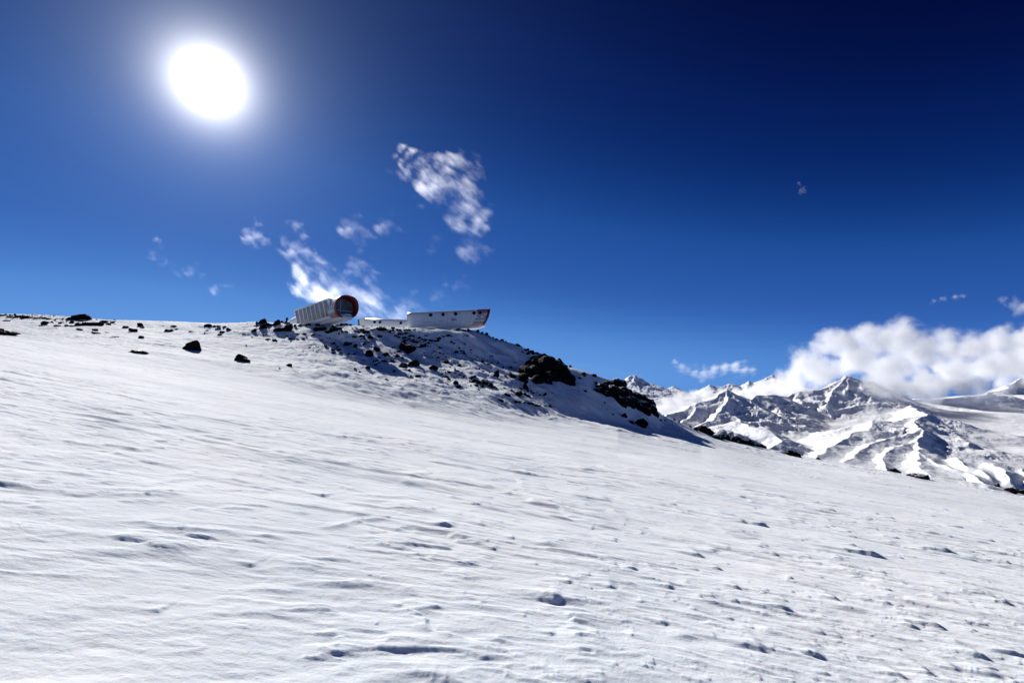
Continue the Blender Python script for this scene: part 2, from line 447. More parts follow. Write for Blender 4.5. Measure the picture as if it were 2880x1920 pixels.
# ------------------------------------------------------------------ far valley floor and mountains
def mountain_mat(name, rock, lo, hi, sc_, snow=(0.86, 0.885, 0.92)):
    m, nt, out = new_mat(name); g = G(nt)
    geo = g.n('ShaderNodeNewGeometry'); P = geo.outputs['Position']
    sep = g.n('ShaderNodeSeparateXYZ'); nt.links.new(geo.outputs['Normal'], sep.inputs[0])
    n1 = g.noise(P, 0.004 * sc_, 8.0, 0.68); n2_ = g.noise(P, 0.02 * sc_, 6.0, 0.7)
    f = g.m('ADD', sep.outputs['Z'], g.m('ADD', g.m('MULTIPLY', g.m('SUBTRACT', n1, 0.5), 0.75), g.m('MULTIPLY', g.m('SUBTRACT', n2_, 0.5), 0.45)))
    s = g.mr(f, lo, hi)
    rc = g.mix(g.mr(n2_, 0.35, 0.65), (*[x * .6 for x in rock], 1), (*[x * 1.4 for x in rock], 1))
    b = g.n('ShaderNodeBsdfPrincipled', {'Roughness': 0.7, 'Specular IOR Level': 0.2})
    nt.links.new(g.mix(s, rc, (*snow, 1)), b.inputs['Base Color'])
    bp = g.n('ShaderNodeBump', {'Strength': 0.6, 'Distance': 14.0, 'Height': n1}); nt.links.new(bp.outputs[0], b.inputs['Normal'])
    nt.links.new(b.outputs[0], out.inputs[0]); return m
M_MTN = mountain_mat('snowy_rock', (0.22, 0.23, 0.28), 0.57, 0.73, 2.4, (0.90, 0.915, 0.945))  # rock paled towards blue: air haze painted into its colour
M_MTN_FAR = mountain_mat('far_snowy_rock', (0.26, 0.29, 0.38), 0.42, 0.70, 0.35, (0.86, 0.90, 0.96))  # bluer still, with distance haze put into the rock and snow colours

def make_range(name, ridges, floor, u0, u1, y0, y1, nu, ny, mat, warp=170.0, gully=0.40, glen=360.0, seed=0.0):
    us = np.linspace(u0, u1, nu); ys = np.exp(np.linspace(math.log(y0), math.log(y1), ny))
    X = us[None, :] * ys[:, None]; Y = np.repeat(ys[:, None], nu, 1)
    s = warp
    Xw = X + s * fbm(X / 900 + seed, Y / 900, 4) + 0.25 * s * fbm(X / 190 + seed, Y / 190 + 7, 3)
    Yw = Y + s * fbm(X / 900 + 50 + seed, Y / 900, 4) + 0.25 * s * fbm(X / 190 + 20 + seed, Y / 190 + 3, 3)
    # floor by inverse distance weights
    fp = np.array([[*at(q[0], q[1], q[2] * 1000.0)] for q in floor]); num = 0; den = 0
    for p in fp:
        d2 = ((X - p[0]) ** 2 + (Y - p[1]) ** 2) / 1e6 + 0.02; wgt = d2 ** -1.6; num = num + wgt * p[2]; den = den + wgt
    H = num / den + 14 * fbm(X / 400, Y / 400, 4); Dm = np.full_like(H, 1e9)
    H0 = H.copy()
    for pts, slope in ridges:
        w3 = [at(px, row, k * 1000.0) for px, row, k in pts]
        best = np.full_like(H, -1e9); bd = np.full_like(H, 1e9)
        for a, b in zip(w3[:-1], w3[1:]):
            dx, dy = b.x - a.x, b.y - a.y; l2 = dx * dx + dy * dy
            t = np.clip(((Xw - a.x) * dx + (Yw - a.y) * dy) / l2, 0, 1)
            d = np.hypot(Xw - (a.x + t * dx), Yw - (a.y + t * dy))
            z = a.z + (b.z - a.z) * t
            hh = z - slope * d / (1 + d / 3500.0)
            bd = np.where(hh > best, d, bd); best = np.maximum(best, hh)
        k = 18.0
        m = np.maximum(H, best); H = m + k * np.log1p(np.exp(-np.abs(H - best) / k)) * 0.6
        Dm = np.where(best >= m - 1e-6, bd, np.where(Dm > 1e8, 1e9, Dm))
    up = np.clip((H - H0) / 220.0, 0, 1)
    rg = ridged(Xw / glen + seed, Yw / glen * 0.8, 5) - 0.62
    amp = gully * up * np.clip(Dm, 25, 380)
    rg2 = ridged(Xw / (glen * .33) + seed + 9, Yw / (glen * .33), 4) - 0.62
    H = H + rg * amp + rg2 * amp * 0.22 + up * 8 * fbm(X / 60 + seed, Y / 60, 4)
    o = link(name, grid_mesh(name, np.stack([X, Y, H], -1)), mat)
    return o

RID = [
 ([(1840,1185,6.0),(1867,1164,6.3),(1908,1155,6.5),(1959,1131,6.7),(1989,1124,6.8),(2012,1108,6.9),(2042,1097,7.0),(2081,1112,7.1),(2114,1123,7.3),
   (2131,1111,7.4),(2170,1109,7.6),(2206,1114,7.8),(2236,1115,7.9),(2274,1099,8.0),(2310,1096,8.1),(2340,1078,8.2),(2381,1058,8.3),(2437,1073,8.6),(2480,1112,8.8),(2536,1124,8.4)], 0.62),
 ([(2536,1124,8.4),(2560,1140,7.2),(2595,1164,6.0),(2587,1203,5.2),(2603,1239,4.7),(2643,1275,4.3),(2666,1310,4.0),(2698,1350,3.7),(2740,1400,3.45)], 0.60),
 ([(2042,1097,7.0),(2010,1150,6.4),(1970,1193,5.9),(1930,1225,5.4)], 0.58),
 ([(2042,1097,7.0),(2030,1150,6.6),(2018,1205,6.0),(2040,1238,5.6)], 0.62),
 ([(1959,1131,6.7),(1925,1170,6.3),(1900,1205,5.8)], 0.58),
 ([(2131,1111,7.4),(2150,1160,7.0),(2195,1200,6.6),(2215,1232,6.3)], 0.58),
 ([(2274,1099,8.0),(2250,1135,7.6),(2275,1172,7.2),(2305,1200,6.9)], 0.62),
 ([(2381,1058,8.3),(2335,1105,7.9),(2312,1145,7.5),(2322,1190,7.1)], 0.62),
 ([(2381,1058,8.3),(2395,1100,8.0),(2390,1130,7.7)], 0.70),
 ([(2437,1073,8.6),(2450,1120,8.2),(2465,1142,7.9)], 0.62),
 ([(2050,1182,5.7),(2100,1195,5.4),(2150,1215,5.1),(2200,1240,4.8),(2195,1262,4.5)], 0.45),
 ([(2595,1164,6.0),(2530,1185,5.7),(2450,1182,5.6),(2400,1222,5.1),(2350,1262,4.6),(2320,1290,4.3)], 0.34),
 ([(2587,1203,5.2),(2510,1232,4.9),(2440,1268,4.5),(2400,1310,4.1)], 0.36),
 ([(2603,1239,4.7),(2540,1272,4.4),(2500,1308,4.1),(2470,1350,3.8)], 0.40),
 ([(2643,1275,4.3),(2600,1310,4.0),(2580,1350,3.75)], 0.42),
 ([(2536,1124,8.4),(2615,1122,8.9),(2700,1116,9.3),(2813,1103,9.6),(2832,1110,9.6),(2880,1126,9.5),(3050,1160,9.3)], 0.45),
 ([(2575,1128,8.5),(2680,1141,7.9),(2765,1160,7.4),(2880,1165,7.2),(3050,1180,7.0)], 0.40),
 ([(2790,1105,12.0),(2850,1080,13.0),(2880,1061,13.5),(2950,1040,14.0),(3100,1100,14.0)], 0.7),
 ([(2735,1290,4.1),(2790,1302,4.0),(2830,1310,3.95),(2880,1318,3.9),(3050,1340,3.9)], 0.6), ([(2790,1302,4.0),(2770,1345,3.7)], 0.7), ([(2850,1312,3.95),(2840,1355,3.65)], 0.7), ([(2735,1290,4.1),(2720,1335,3.8)], 0.7),
]
FLO = [(2200,1292,4.5),(2300,1245,5.5),(2370,1192,6.8),(2430,1150,7.7),(2000,1310,4.0),(2250,1330,3.9),(2450,1340,3.9),(1900,1300,4.5),(2750,1225,5.6),
       (2850,1240,5.5),(2900,1160,7.8),(2700,1155,7.6),(2760,1350,3.9),(2880,1345,4.1),(2450,1225,6.2),(2500,1290,4.9),(2880,1262,5.0),(1850,1250,5.5),(2700,1500,3.3),(2300,1500,3.3),(1900,1450,3.3),
       (3100,1500,3.3),(2900,1110,12),(2500,1120,10),(2200,1180,9),(1900,1240,9),(2200,1190,15),(3000,1150,15),(2155,1240,6.4)]
mtn = make_range('mountains', RID, FLO, 0.22, 1.45, 3300.0, 15500.0, 1150, 620, M_MTN)
tag(mtn, 'snowy rocky mountain range across the valley', kind='structure')
RF = [([(1700,1120,23),(1740,1100,23.5),(1760,1075,24),(1771,1057,24),(1789,1054,24),(1804,1061,24),(1834,1080,24),(1870,1095,24),(1890,1103,24)], 0.75),
      ([(1789,1054,24),(1800,1100,22.5),(1830,1125,21.5)], 0.7), ([(1834,1080,24),(1850,1110,22.5)], 0.8),
      ([(1870,1100,28),(1890,1085,28),(1908,1090,28),(1950,1110,28)], 0.6),
      ([(1985,1095,29),(1998,1081,29),(2025,1088,29),(2054,1078,29),(2075,1086,29),(2108,1070,29),(2122,1081,29),(2137,1079,29),(2155,1062,29),(2170,1052,29),(2191,1068,29),(2230,1100,29)], 0.7)]
FF = [(1700,1140,24),(1900,1140,24),(2100,1140,24),(2300,1140,24),(1900,1140,20),(2200,1140,20),(1900,1125,33),(2200,1125,33)]
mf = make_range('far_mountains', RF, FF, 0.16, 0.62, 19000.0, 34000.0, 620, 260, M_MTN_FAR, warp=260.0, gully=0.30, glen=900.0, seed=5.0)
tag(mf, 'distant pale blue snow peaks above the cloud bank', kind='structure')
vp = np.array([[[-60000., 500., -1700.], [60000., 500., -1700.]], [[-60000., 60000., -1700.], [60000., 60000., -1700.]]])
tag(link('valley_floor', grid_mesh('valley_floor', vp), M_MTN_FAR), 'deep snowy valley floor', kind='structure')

# ------------------------------------------------------------------ rocks
def rock_mesh(seed, flat=1.0, sub=3, rough=0.30):
    bm = bmesh.new(); bmesh.ops.create_icosphere(bm, subdivisions=sub, radius=1.0)
    P = np.array([v.co[:] for v in bm.verts]); r = np.random.RandomState(seed)
    for _ in range(15):                                  # broken faces
        n = r.normal(size=3); n /= np.linalg.norm(n); d = r.uniform(0.45, 0.85)
        k = P @ n; over = np.clip(k - d, 0, None); P -= over[:, None] * n * 0.97
    P *= (1 + rough * fbm3(P * 1.3 + seed * 3.7, 4))[:, None]
    P *= (1 + 0.13 * fbm3(P * 4.5 + seed, 3))[:, None]
    mn, mx = P.min(0), P.max(0); P = (P - (mn + mx) / 2) / (mx - mn)      # unit box
    P[:, 2] *= flat
    for v, p in zip(bm.verts, P): v.co = p
    me = bpy.data.meshes.new('rock'); bm.to_mesh(me); bm.free()
    me.polygons.foreach_set('use_smooth', np.zeros(len(me.polygons), bool))
    me.materials.append(M_ROCK); return me
ROCKS = [rock_mesh(s) for s in range(9)]
ROCKS_HI = [rock_mesh(40 + s, sub=4, rough=0.34) for s in range(7)]
ROCKS_LO = [rock_mesh(80 + s, sub=2, rough=0.3) for s in range(6)]
rr_ = random.Random(5)
def put_rock(x0, x1, y0, y1, label=None, group=None, name=None, mesh=None, sink=0.16, rz=None, tilt=0.12, mat=None):
    cx, w_, h_ = (x0 + x1) / 2, x1 - x0, y1 - y0
    g = ground_hit(cx, y1 - h_ * 0.10); k = g.y / FPX
    W, Hh = w_ * k, h_ * k
    if mesh is None: mesh = rr_.choice(ROCKS_HI if w_ > 17 else (ROCKS if w_ > 7 else ROCKS_LO))
    o = bpy.data.objects.new(name or ('boulder' if w_ >= 16 else 'rock'), mesh); COL.objects.link(o)
    a = rr_.choice((0, math.pi)) + rr_.uniform(-0.25, 0.25) if rz is None else rz
    dep = W * rr_.uniform(0.65, 1.0)
    full = Hh / (1 - sink)
    o.scale = (W * 1.04, dep, full * 1.04); o.rotation_euler = (rr_.uniform(-tilt, tilt), rr_.uniform(-tilt, tilt), a)
    y = g.y + dep * 0.25
    top = ray(cx, y0)[1] * g.y
    xx = g.x * y / g.y; zc = top - full * 0.5
    if not (label or '').startswith('upper boulder'): zc = min(zc, min(ground_z(xx, y), ground_z(xx * (1 + dep * .3 / y), y), ground_z(xx, y - dep * .3)) + full * (0.5 - sink * 0.6))
    o.location = (xx, y, zc)
    if mat: o.material_slots[0].link = 'OBJECT'; o.material_slots[0].material = mat
    tag(o, label, 'rock', group)
    return o

NAMED = [
 (202,258,883,902,'pyramid-shaped black boulder breaking the left skyline'),
 (186,201,891,901,'round dark boulder touching the left foot of the pyramid-shaped boulder'),
 (231,295,904,917,'wide flat black boulder below the pyramid-shaped boulder'),
 (211,231,907,918,'squat grey-black boulder at the left end of the wide flat boulder'),
 (280,304,900,909,'two-humped black rock on the crest right of the pyramid-shaped boulder'),
 (-6,54,929,945,'low black boulder cut by the left edge of the photo'),
 (-8,11,922,931,'dark rock peeping out above the boulder at the left edge'),
 (117,138,902,914,'rounded black boulder below the rubble strip on the far left'),
 (140,150,902,909,'small black rock leaning on the rounded boulder below the rubble strip'),
 (367,413,980,994,'flat-lying dark rock alone on the open snow'),
 (516,565,956,989,'large lone black boulder on the open snow left of the glazed pod'),
 (660,702,994,1019,'black boulder with a snow apron, nearest the foreground on the left slope'),
 (384,402,907,919,'dark rock on the crest between the wide flat boulder and the lone boulder'),
 (364,387,922,935,'snow-draped dark rock below the crest, left of the lone boulder'),
 (463,485,924,934,'dark rock with a snow ramp above the large lone boulder'),
 (575,597,910,921,'dark rock on the skyline above the lone boulders'),
 (727,750,896,913,'upper boulder of a stack of two, capped with white snow'),
 (730,751,911,926,'lower boulder of the snow-capped stack of two'),
 (768,791,899,917,'round black boulder between the snow-capped stack and the cairn'),
 (767,808,919,933,'long black boulder in front of the cairn'),
 (796,826,912,934,'broad black boulder forming the right half of the heap before the cairn'),
 (893,921,917,933,'slanting black boulder under the middle of the glazed pod'),
 (879,899,919,933,'black boulder left of the slanting one under the glazed pod'),
 (926,953,914,934,'tall black boulder under the red mouth of the glazed pod'),
 (912,937,928,941,'low black boulder at the left foot of the tall boulder under the red mouth'),
 (954,972,908,917,'black rock on the crest just below the keel of the glazed pod'),
 (1055,1089,918,933,'triple-topped black boulder in front of the low middle pod'),
 (990,1008,941,952,'oval black boulder on the shaded slope below the gap between the pods'),
 (1009,1024,941,947,'slab-like black rock right of the oval boulder on the shaded slope'),
 (1031,1048,939,954,'peaked black boulder below the low middle pod'),
 (1020,1030,947,957,'black rock at the left foot of the peaked boulder'),
 (1058,1075,941,951,'wedge-shaped black boulder right of the peaked boulder'),
 (965,992,961,974,'lone rounded black boulder on the snow below the glazed pod mouth'),
 (1051,1071,974,990,'square-cut black boulder in the middle of the shaded slope'),
 (1027,1050,983,1007,'ragged black boulder just left of the square-cut boulder'),
 (1075,1096,990,1005,'black boulder tapering downwards, right of the square-cut boulder'),
 (1125,1172,962,997,'biggest black boulder on the slope below the long pod'),
 (1110,1127,984,991,'low black rock at the left foot of the biggest boulder'),
 (1172,1199,967,979,'long black rock reaching right from the top of the biggest boulder'),
 (1140,1181,1011,1031,'smooth domed black boulder behind the flat one, low on the slope'),
 (1120,1157,1019,1035,'flat black boulder in front of the smooth domed boulder'),
 (1206,1233,1026,1042,'black boulder with a grey lit shoulder, right of the domed boulder'),
 (1112,1125,996,1006,'dark rock between the biggest boulder and the domed boulder'),
 (1276,1289,985,996,'pointed black rock with a snow ramp on the shaded face'),
 (1285,1298,1022,1032,'pointed dark rock casting a long shadow on the scree band'),
 (1316,1340,1055,1067,'smooth dark boulder at the head of the lowest scree band'),
 (1280,1297,1082,1093,'round black boulder at the lower left of the scree band'),
 (1338,1349,926,937,'round black boulder on the skyline below the right tip of the long pod'),
 (1386,1405,1039,1062,'upright black boulder left of the big cliff, snow on its left side'),
 (1449,1469,965,978,'rounded black boulder on the skyline between the long pod and the big cliff'),
 (1566,1597,1005,1040,'egg-shaped black boulder leaning on the skyline above the big cliff'),
 (1430,1453,1046,1065,'black rock joined to the left foot of the big cliff'),
 (1472,1487,1076,1097,'narrow black rock standing below the lower left corner of the big cliff'),
 (1417,1438,1105,1117,'oval black boulder on the open snow below the big cliff'),
 (1446,1472,1098,1117,'large double-headed black boulder on the snow below the big cliff'),
 (1523,1538,1104,1117,'sloping black rock at the right end of the scatter below the big cliff'),
 (1635,1648,1046,1060,'round black rock on the snow between the two cliffs'),
 (1663,1679,1051,1061,'hooked black rock on the crest between the two cliffs'),
 (1670,1680,1072,1084,'small oval black rock above the left tip of the second cliff'),
 (1398,1417,1121,1133,'black rock alone on the snow at the lower edge of the scree'),
 (1445,1459,1125,1137,'thickest black rock of the low rubble line on the open snow'),
 (1787,1822,1176,1203,'black double boulder on the snow below the second cliff'),
 (1738,1762,1161,1172,'thin dark slab above the double boulder, below the second cliff'),
 (1762,1783,1182,1190,'thin dark ledge left of the double boulder'),
 (2495,2536,1317,1328,'dark slab breaking the snow skyline on the right'),
 (2555,2612,1333,1345,'long thin dark ledge on the snow skyline on the right'),
 (2826,2860,1371,1386,'dark rock on the snow skyline near the right edge of the photo'),
 (2862,2896,1376,1391,'dark rock cut by the right edge of the photo'),
 (2780,2812,1359,1366,'thin dark ledge left of the rocks at the right edge'),
 (2192,2250,1266,1282,'low dark ledge on the snow skyline right of the half-buried outcrop'),
 (2292,2310,1285,1292,'small dark slab alone on the snow skyline'),
]
M_CAP = rock_mat('snow_capped_rock', 0.62, 0.72)
for q in NAMED:
    kw = {}
    if 'pyramid-shaped black' in q[4]: kw = dict(mesh=ROCKS_HI[2], tilt=0.0)
    if 'ledge' in q[4] or 'slab' in q[4]: kw = dict(sink=0.5, tilt=0.04)
    if 'capped with white snow' in q[4]: kw = dict(mat=M_CAP, sink=0.02)
    put_rock(*q[:4], q[4], **kw)

SMALL = [(5,28,899,903),(85,97,907,909),(154,170,913,919),(181,192,912,918),(193,207,914,919),(164,172,904,911),(184,190,902,906),(194,206,901,910),(175,180,905,909),
 (300,311,908,915),(311,322,903,909),(213,234,923,929),(256,276,923,930),(260,284,933,939),(294,309,933,936),(317,334,945,949),(345,362,916,923),
 (20,45,888,895),(40,62,886,894),(58,84,887,896),(80,104,889,896),(100,116,891,897),(0,18,883,888),(26,34,884,889),(38,46,882,887),(60,70,885,889),(120,132,891,896),(112,120,890,895),(128,143,894,899),(150,158,898,902),(172,180,896,900),
 (210,218,900,904),(222,232,900,905),(394,407,917,924),(390,404,944,951),(456,462,916,919),(479,496,914,920),(597,610,914,920),(610,622,915,919),(627,638,916,922),(638,652,921,930),(491,499,923,928),(530,547,929,934),(575,590,927,932),
 (618,632,930,937),(607,622,922,926),(610,624,939,944),(707,722,924,935),(715,729,913,918),(682,692,938,942),(705,712,947,950),(690,694,969,973),(784,789,1034,1038),(804,822,1022,1030),(725,733,938,941),(745,762,951,957),(763,780,953,960),
 (749,770,908,919),(720,729,904,911),(789,797,902,908),(815,823,909,916),(826,835,912,920),(837,848,911,918),(842,858,910,918),(856,872,909,917),(848,862,935,943),(831,842,937,941),(808,822,951,956),(803,810,943,948),(740,752,939,944),(832,842,952,957),(850,858,951,957),
 (874,887,939,945),(895,902,941,947),(885,900,910,918),(907,925,907,916),(928,938,908,914),(943,953,911,917),(968,980,908,915),(981,990,910,916),(991,994,913,915),(948,961,920,928),(960,969,928,935),(969,978,929,935),(950,957,936,942),(979,984,936,939),
 (995,1003,928,935),(1003,1012,930,937),(1010,1026,924,933),(1020,1040,928,938),(1001,1011,922,926),(1038,1056,925,932),(1018,1025,916,920),(1012,1020,952,958),(972,978,947,950),(925,930,950,954),(900,906,956,960),
 (1027,1044,958,964),(1017,1031,963,970),(993,1005,966,979),(1103,1112,974,979),(932,942,961,968),(927,936,964,967),(912,921,969,975),(914,923,973,979),(929,942,980,987),(945,957,973,979),(946,958,979,986),(929,948,989,995),(953,962,990,995),(977,985,993,999),(992,1000,993,998),
 (886,892,971,974),(866,876,975,978),(898,908,957,960),(915,925,950,953),(1015,1021,985,989),(1020,1030,1011,1015),(1060,1070,1003,1008),(1066,1072,1005,1010),(1085,1098,998,1001),
 (1045,1056,1013,1020),(1055,1066,1010,1019),(1062,1070,1018,1024),(1070,1080,1012,1018),(1080,1090,1012,1018),(1090,1100,1012,1018),(1098,1110,1012,1019),(1052,1062,1022,1028),(1028,1041,1030,1038),(996,1003,1033,1039),(1008,1016,1043,1048),(1145,1156,1037,1045),(1105,1112,1040,1048),(1151,1160,1055,1060),
 (1168,1184,1053,1060),(1190,1197,1046,1050),(1130,1138,1007,1015),(1128,1136,1003,1008),(1108,1115,1006,1011),(1082,1090,1064,1068),(1278,1292,1040,1044),
 (1283,1290,923,929),(1314,1325,923,931),(1352,1360,933,941),(1362,1373,935,943),(1372,1379,942,948),(1298,1312,928,932),(1310,1332,929,934),(1330,1340,930,934),(1290,1296,923,926),(1385,1390,947,950),(1391,1400,951,956),(1406,1417,953,959),(1420,1426,958,961),
 (1174,1186,945,956),(1185,1206,952,959),(1200,1222,954,960),(1222,1237,954,962),(1227,1242,947,956),(1241,1254,942,949),(1253,1267,940,947),(1269,1273,943,948),(1194,1205,941,946),(1185,1192,942,944),
 (1120,1136,935,943),(1132,1149,933,941),(1147,1166,941,950),(1108,1119,941,948),(1127,1146,945,954),(1160,1180,958,966),(1115,1128,945,950),(1145,1157,950,956),(1155,1170,953,960),(1136,1147,953,959),(1127,1150,957,968),(1102,1110,925,933),(1112,1120,923,929),(1120,1130,925,931),(1134,1146,924,931),(1146,1158,926,932),(1160,1173,924,928),
 (1090,1102,928,936),(1085,1093,926,930),(1096,1108,934,939),(1100,1112,919,924),(1192,1200,965,972),(1200,1210,962,970),(1196,1206,972,978),(1205,1214,975,980),
 (1265,1277,958,965),(1272,1281,963,969),(1251,1264,969,974),(1257,1263,964,967),(1251,1256,966,969),(1288,1295,976,981),(1303,1311,967,971),(1292,1301,984,989),(1300,1308,986,991),(1300,1309,991,997),(1321,1327,982,986),(1323,1329,986,990),(1311,1323,998,1002),(1322,1326,975,978),(1258,1265,975,978),(1301,1306,979,981),(1313,1316,983,986),(1321,1327,1003,1006),(1338,1344,1003,1006),(1335,1340,1010,1012),(1326,1332,1010,1014),(1310,1318,943,948),(1360,1366,998,1003),(1382,1388,1000,1006),
 (1228,1243,974,979),(1225,1236,978,985),(1218,1226,986,991),(1231,1243,989,995),(1240,1254,990,995),(1244,1252,995,999),(1208,1216,998,1001),(1212,1220,1004,1008),(1203,1210,1004,1008),(1228,1238,1002,1010),(1196,1204,999,1003),(1282,1287,1008,1011),
 (1248,1265,1014,1022),(1258,1272,1042,1052),(1272,1286,1046,1053),(1250,1256,1045,1050),(1238,1247,1050,1054),(1325,1345,1066,1076),(1338,1352,1069,1080),(1350,1366,1070,1082),(1362,1376,1073,1083),(1372,1388,1076,1087),(1378,1396,1084,1094),
 (1274,1290,1070,1081),(1254,1265,1063,1069),(1231,1238,1068,1073),(1244,1264,1056,1063),(1256,1264,1078,1082),(1318,1325,1070,1075),(1335,1345,1080,1087),(1350,1361,1082,1092),(1340,1350,1092,1098),(1322,1328,1082,1088),(1290,1302,1051,1058),(1300,1312,1056,1062),(1277,1283,1036,1042),(1268,1275,1022,1026),(1262,1270,1030,1034),(1295,1303,1045,1049),
 (1352,1360,1012,1020),(1366,1373,1011,1017),(1367,1382,1019,1025),(1380,1388,1018,1024),(1377,1386,1033,1038),(1343,1351,1034,1040),(1355,1362,1042,1046),(1320,1324,1026,1030),(1373,1379,1046,1050),(1358,1364,1022,1025),
 (1396,1408,1017,1023),(1395,1402,1020,1023),(1431,1442,1029,1037),(1413,1418,1030,1036),(1446,1450,1016,1023),(1417,1425,1053,1058),(1474,1489,979,988),(1486,1506,984,997),(1480,1491,990,998),(1464,1474,988,992),(1505,1516,990,996),(1526,1537,993,1001),(1538,1546,1000,1004),
 (1600,1609,1026,1033),(1642,1651,1096,1103),(1624,1635,1060,1068),(1447,1459,1077,1083),(1416,1425,1071,1076),(1455,1471,1089,1095),(1414,1423,1089,1093),(1433,1444,1094,1100),(1470,1482,1104,1113),(1478,1492,1108,1118),(1480,1488,1096,1101),(1487,1500,1097,1107),(1506,1516,1102,1107),(1515,1523,1108,1115),(1495,1503,1103,1108),
 (1428,1438,1121,1125),(1458,1470,1127,1135),(1468,1480,1129,1136),(1480,1492,1131,1138),(1492,1504,1132,1140),(1502,1514,1136,1142),(1512,1522,1138,1143),(1540,1555,1137,1146),(1530,1538,1141,1145),(1376,1384,1113,1117),
 (1720,1728,1163,1167),(1758,1765,1168,1173),(1853,1862,1178,1184),(1868,1874,1180,1184),(1892,1900,1177,1182),(1905,1913,1183,1188),(1938,1946,1196,1202),(1950,1963,1201,1211),(1697,1704,1130,1135),(1626,1631,1100,1104)]
# stones nobody would call by name: one shared label for each place
ZONES = [
 (lambda x, y: x < 150 and y < 912, 'small dark stone in the rubble strip on the far left skyline'),
 (lambda x, y: x < 345, 'small dark stone scattered round the pyramid-shaped and flat boulders on the left'),
 (lambda x, y: x < 700, 'small dark stone on the snow between the left crest and the snow-capped boulder stack'),
 (lambda x, y: x < 876 and y < 922, 'small dark stone in the heap round the cairn at the tail of the glazed pod'),
 (lambda x, y: x < 876, 'small dark stone on the bright snow below the cairn'),
 (lambda x, y: x < 998 and y < 944, 'dark stone in the boulder heap under the glazed pod'),
 (lambda x, y: x < 1000, 'small dark stone on the bright snow below the boulder heap of the glazed pod'),
 (lambda x, y: x < 1215 and y < 934, 'dark stone lining the crest at the foot of the low middle pod'),
 (lambda x, y: x < 1215 and y < 983, 'dark stone in the rubble between the low middle pod and the biggest boulder'),
 (lambda x, y: x < 1200, 'dark stone on the lower slope round the domed and square-cut boulders'),
 (lambda x, y: x < 1430 and y < 935 or x > 1330 and y < 962, 'dark stone on the skyline under and right of the long pod'),
 (lambda x, y: x < 1280 and y < 963, 'dark stone in the curved rock band below the long pod'),
 (lambda x, y: x < 1400 and 1258 < x and y < 1026, 'small dark stone on the blue-shaded snow face below the long pod'),
 (lambda x, y: x < 1275 and y < 1024, 'dark stone in the bright scree right of the biggest boulder'),
 (lambda x, y: x < 1400, 'dark stone in the lowest scree band running down to the right'),
 (lambda x, y: y < 1003, 'dark stone on the skyline above the big cliff'),
 (lambda x, y: x < 1560 and y < 1118, 'dark stone on the snow beside and below the big cliff'),
 (lambda x, y: x < 1560, 'dark stone of the low rubble line on the open snow below the big cliff'),
 (lambda x, y: x < 1710, 'dark stone on the snow hollow between the two cliffs'),
 (lambda x, y: True, 'small dark stone on the crest right of the second cliff'),
]
def zone(x, y):
    for f, l in ZONES:
        if f(x, y): return l
SMALL.sort(key=lambda q: -(q[1] - q[0]) * (q[3] - q[2])); SPECKS = SMALL[300 - len(NAMED):]; SMALL = SMALL[:300 - len(NAMED)]
for q in SMALL:
    cx, cy = (q[0] + q[1]) / 2, q[3]; l = zone(cx, cy)
    g = l.replace('small dark stone', 'small dark stones').replace('dark stone ', 'dark stones ')
    put_rock(q[0] - 0.3, q[1] + 0.3, q[2] - 0.3, q[3] + 0.2, l, g, sink=0.25)
print('rocks', len(NAMED) + len(SMALL))
# gravel too small to count, as one object per kind of ground cover
def gravel():
    r = random.Random(3); vs = []; fs = []; base = ROCKS_LO[:3]
    src = []
    for m in base:
        src.append((np.array([v.co[:] for v in m.vertices]), [list(p.vertices) for p in m.polygons]))
    areas = [(1105,1215,930,975,150,'d'),(1180,1300,970,1040,190,'d'),(1240,1400,1040,1098,150,'d'),(740,960,930,990,110,'d'),(900,1120,925,1010,120,'d'),
             (1045,1112,1010,1026,70,0),(0,190,884,900,110,0),(560,730,910,945,50,0),(1280,1420,965,1030,60,'d'),(1400,1560,1070,1145,80,'d'),(1460,1560,980,1002,50,0),(1870,2000,1178,1216,25,0),(150,330,896,912,50,0),(860,1180,908,930,90,0)]
    for x0, x1, y0, y1, n, mode in areas:
        for _ in range(int(n * 1.5)):
            a = r.random(); b = r.random()
            if mode == 'd': b = min(1, max(0, 0.65 * a + 0.35 * b + r.uniform(-.22, .22)))
            px = x0 + (x1 - x0) * a; row = y0 + (y1 - y0) * b
            g = ground_hit(px, row); s = r.uniform(1.6, 5.2) * (0.5 + r.random() * .8) * g.y / FPX
            P, F = src[r.randrange(3)]; an = r.uniform(0, 6.28); c, q = math.cos(an), math.sin(an)
            Q = P * np.array([s, s * .8, s * r.uniform(.45, .75)]); Q = np.stack([Q[:, 0] * c - Q[:, 1] * q, Q[:, 0] * q + Q[:, 1] * c, Q[:, 2]], 1) + np.array([g.x, g.y, g.z + s * .08])
            o = len(vs); vs.extend(Q.tolist()); fs.extend([[i + o for i in f] for f in F])
    for x0, x1, y0, y1 in SPECKS:
        g = ground_hit((x0 + x1) / 2, y1 - 1); k = g.y / FPX; P, F = src[r.randrange(3)]
        Q = P * np.array([(x1 - x0) * k, (x1 - x0) * k * .8, (y1 - y0) * k * 1.2]) + np.array([g.x, g.y, g.z + (y1 - y0) * k * .35])
        o = len(vs); vs.extend(Q.tolist()); fs.extend([[i + o for i in f] for f in F])
    me = bpy.data.meshes.new('gravel'); me.from_pydata(vs, [], fs); return me
tag(link('gravel', gravel(), M_ROCK), 'loose dark lava gravel strewn between the boulders', kind='stuff')

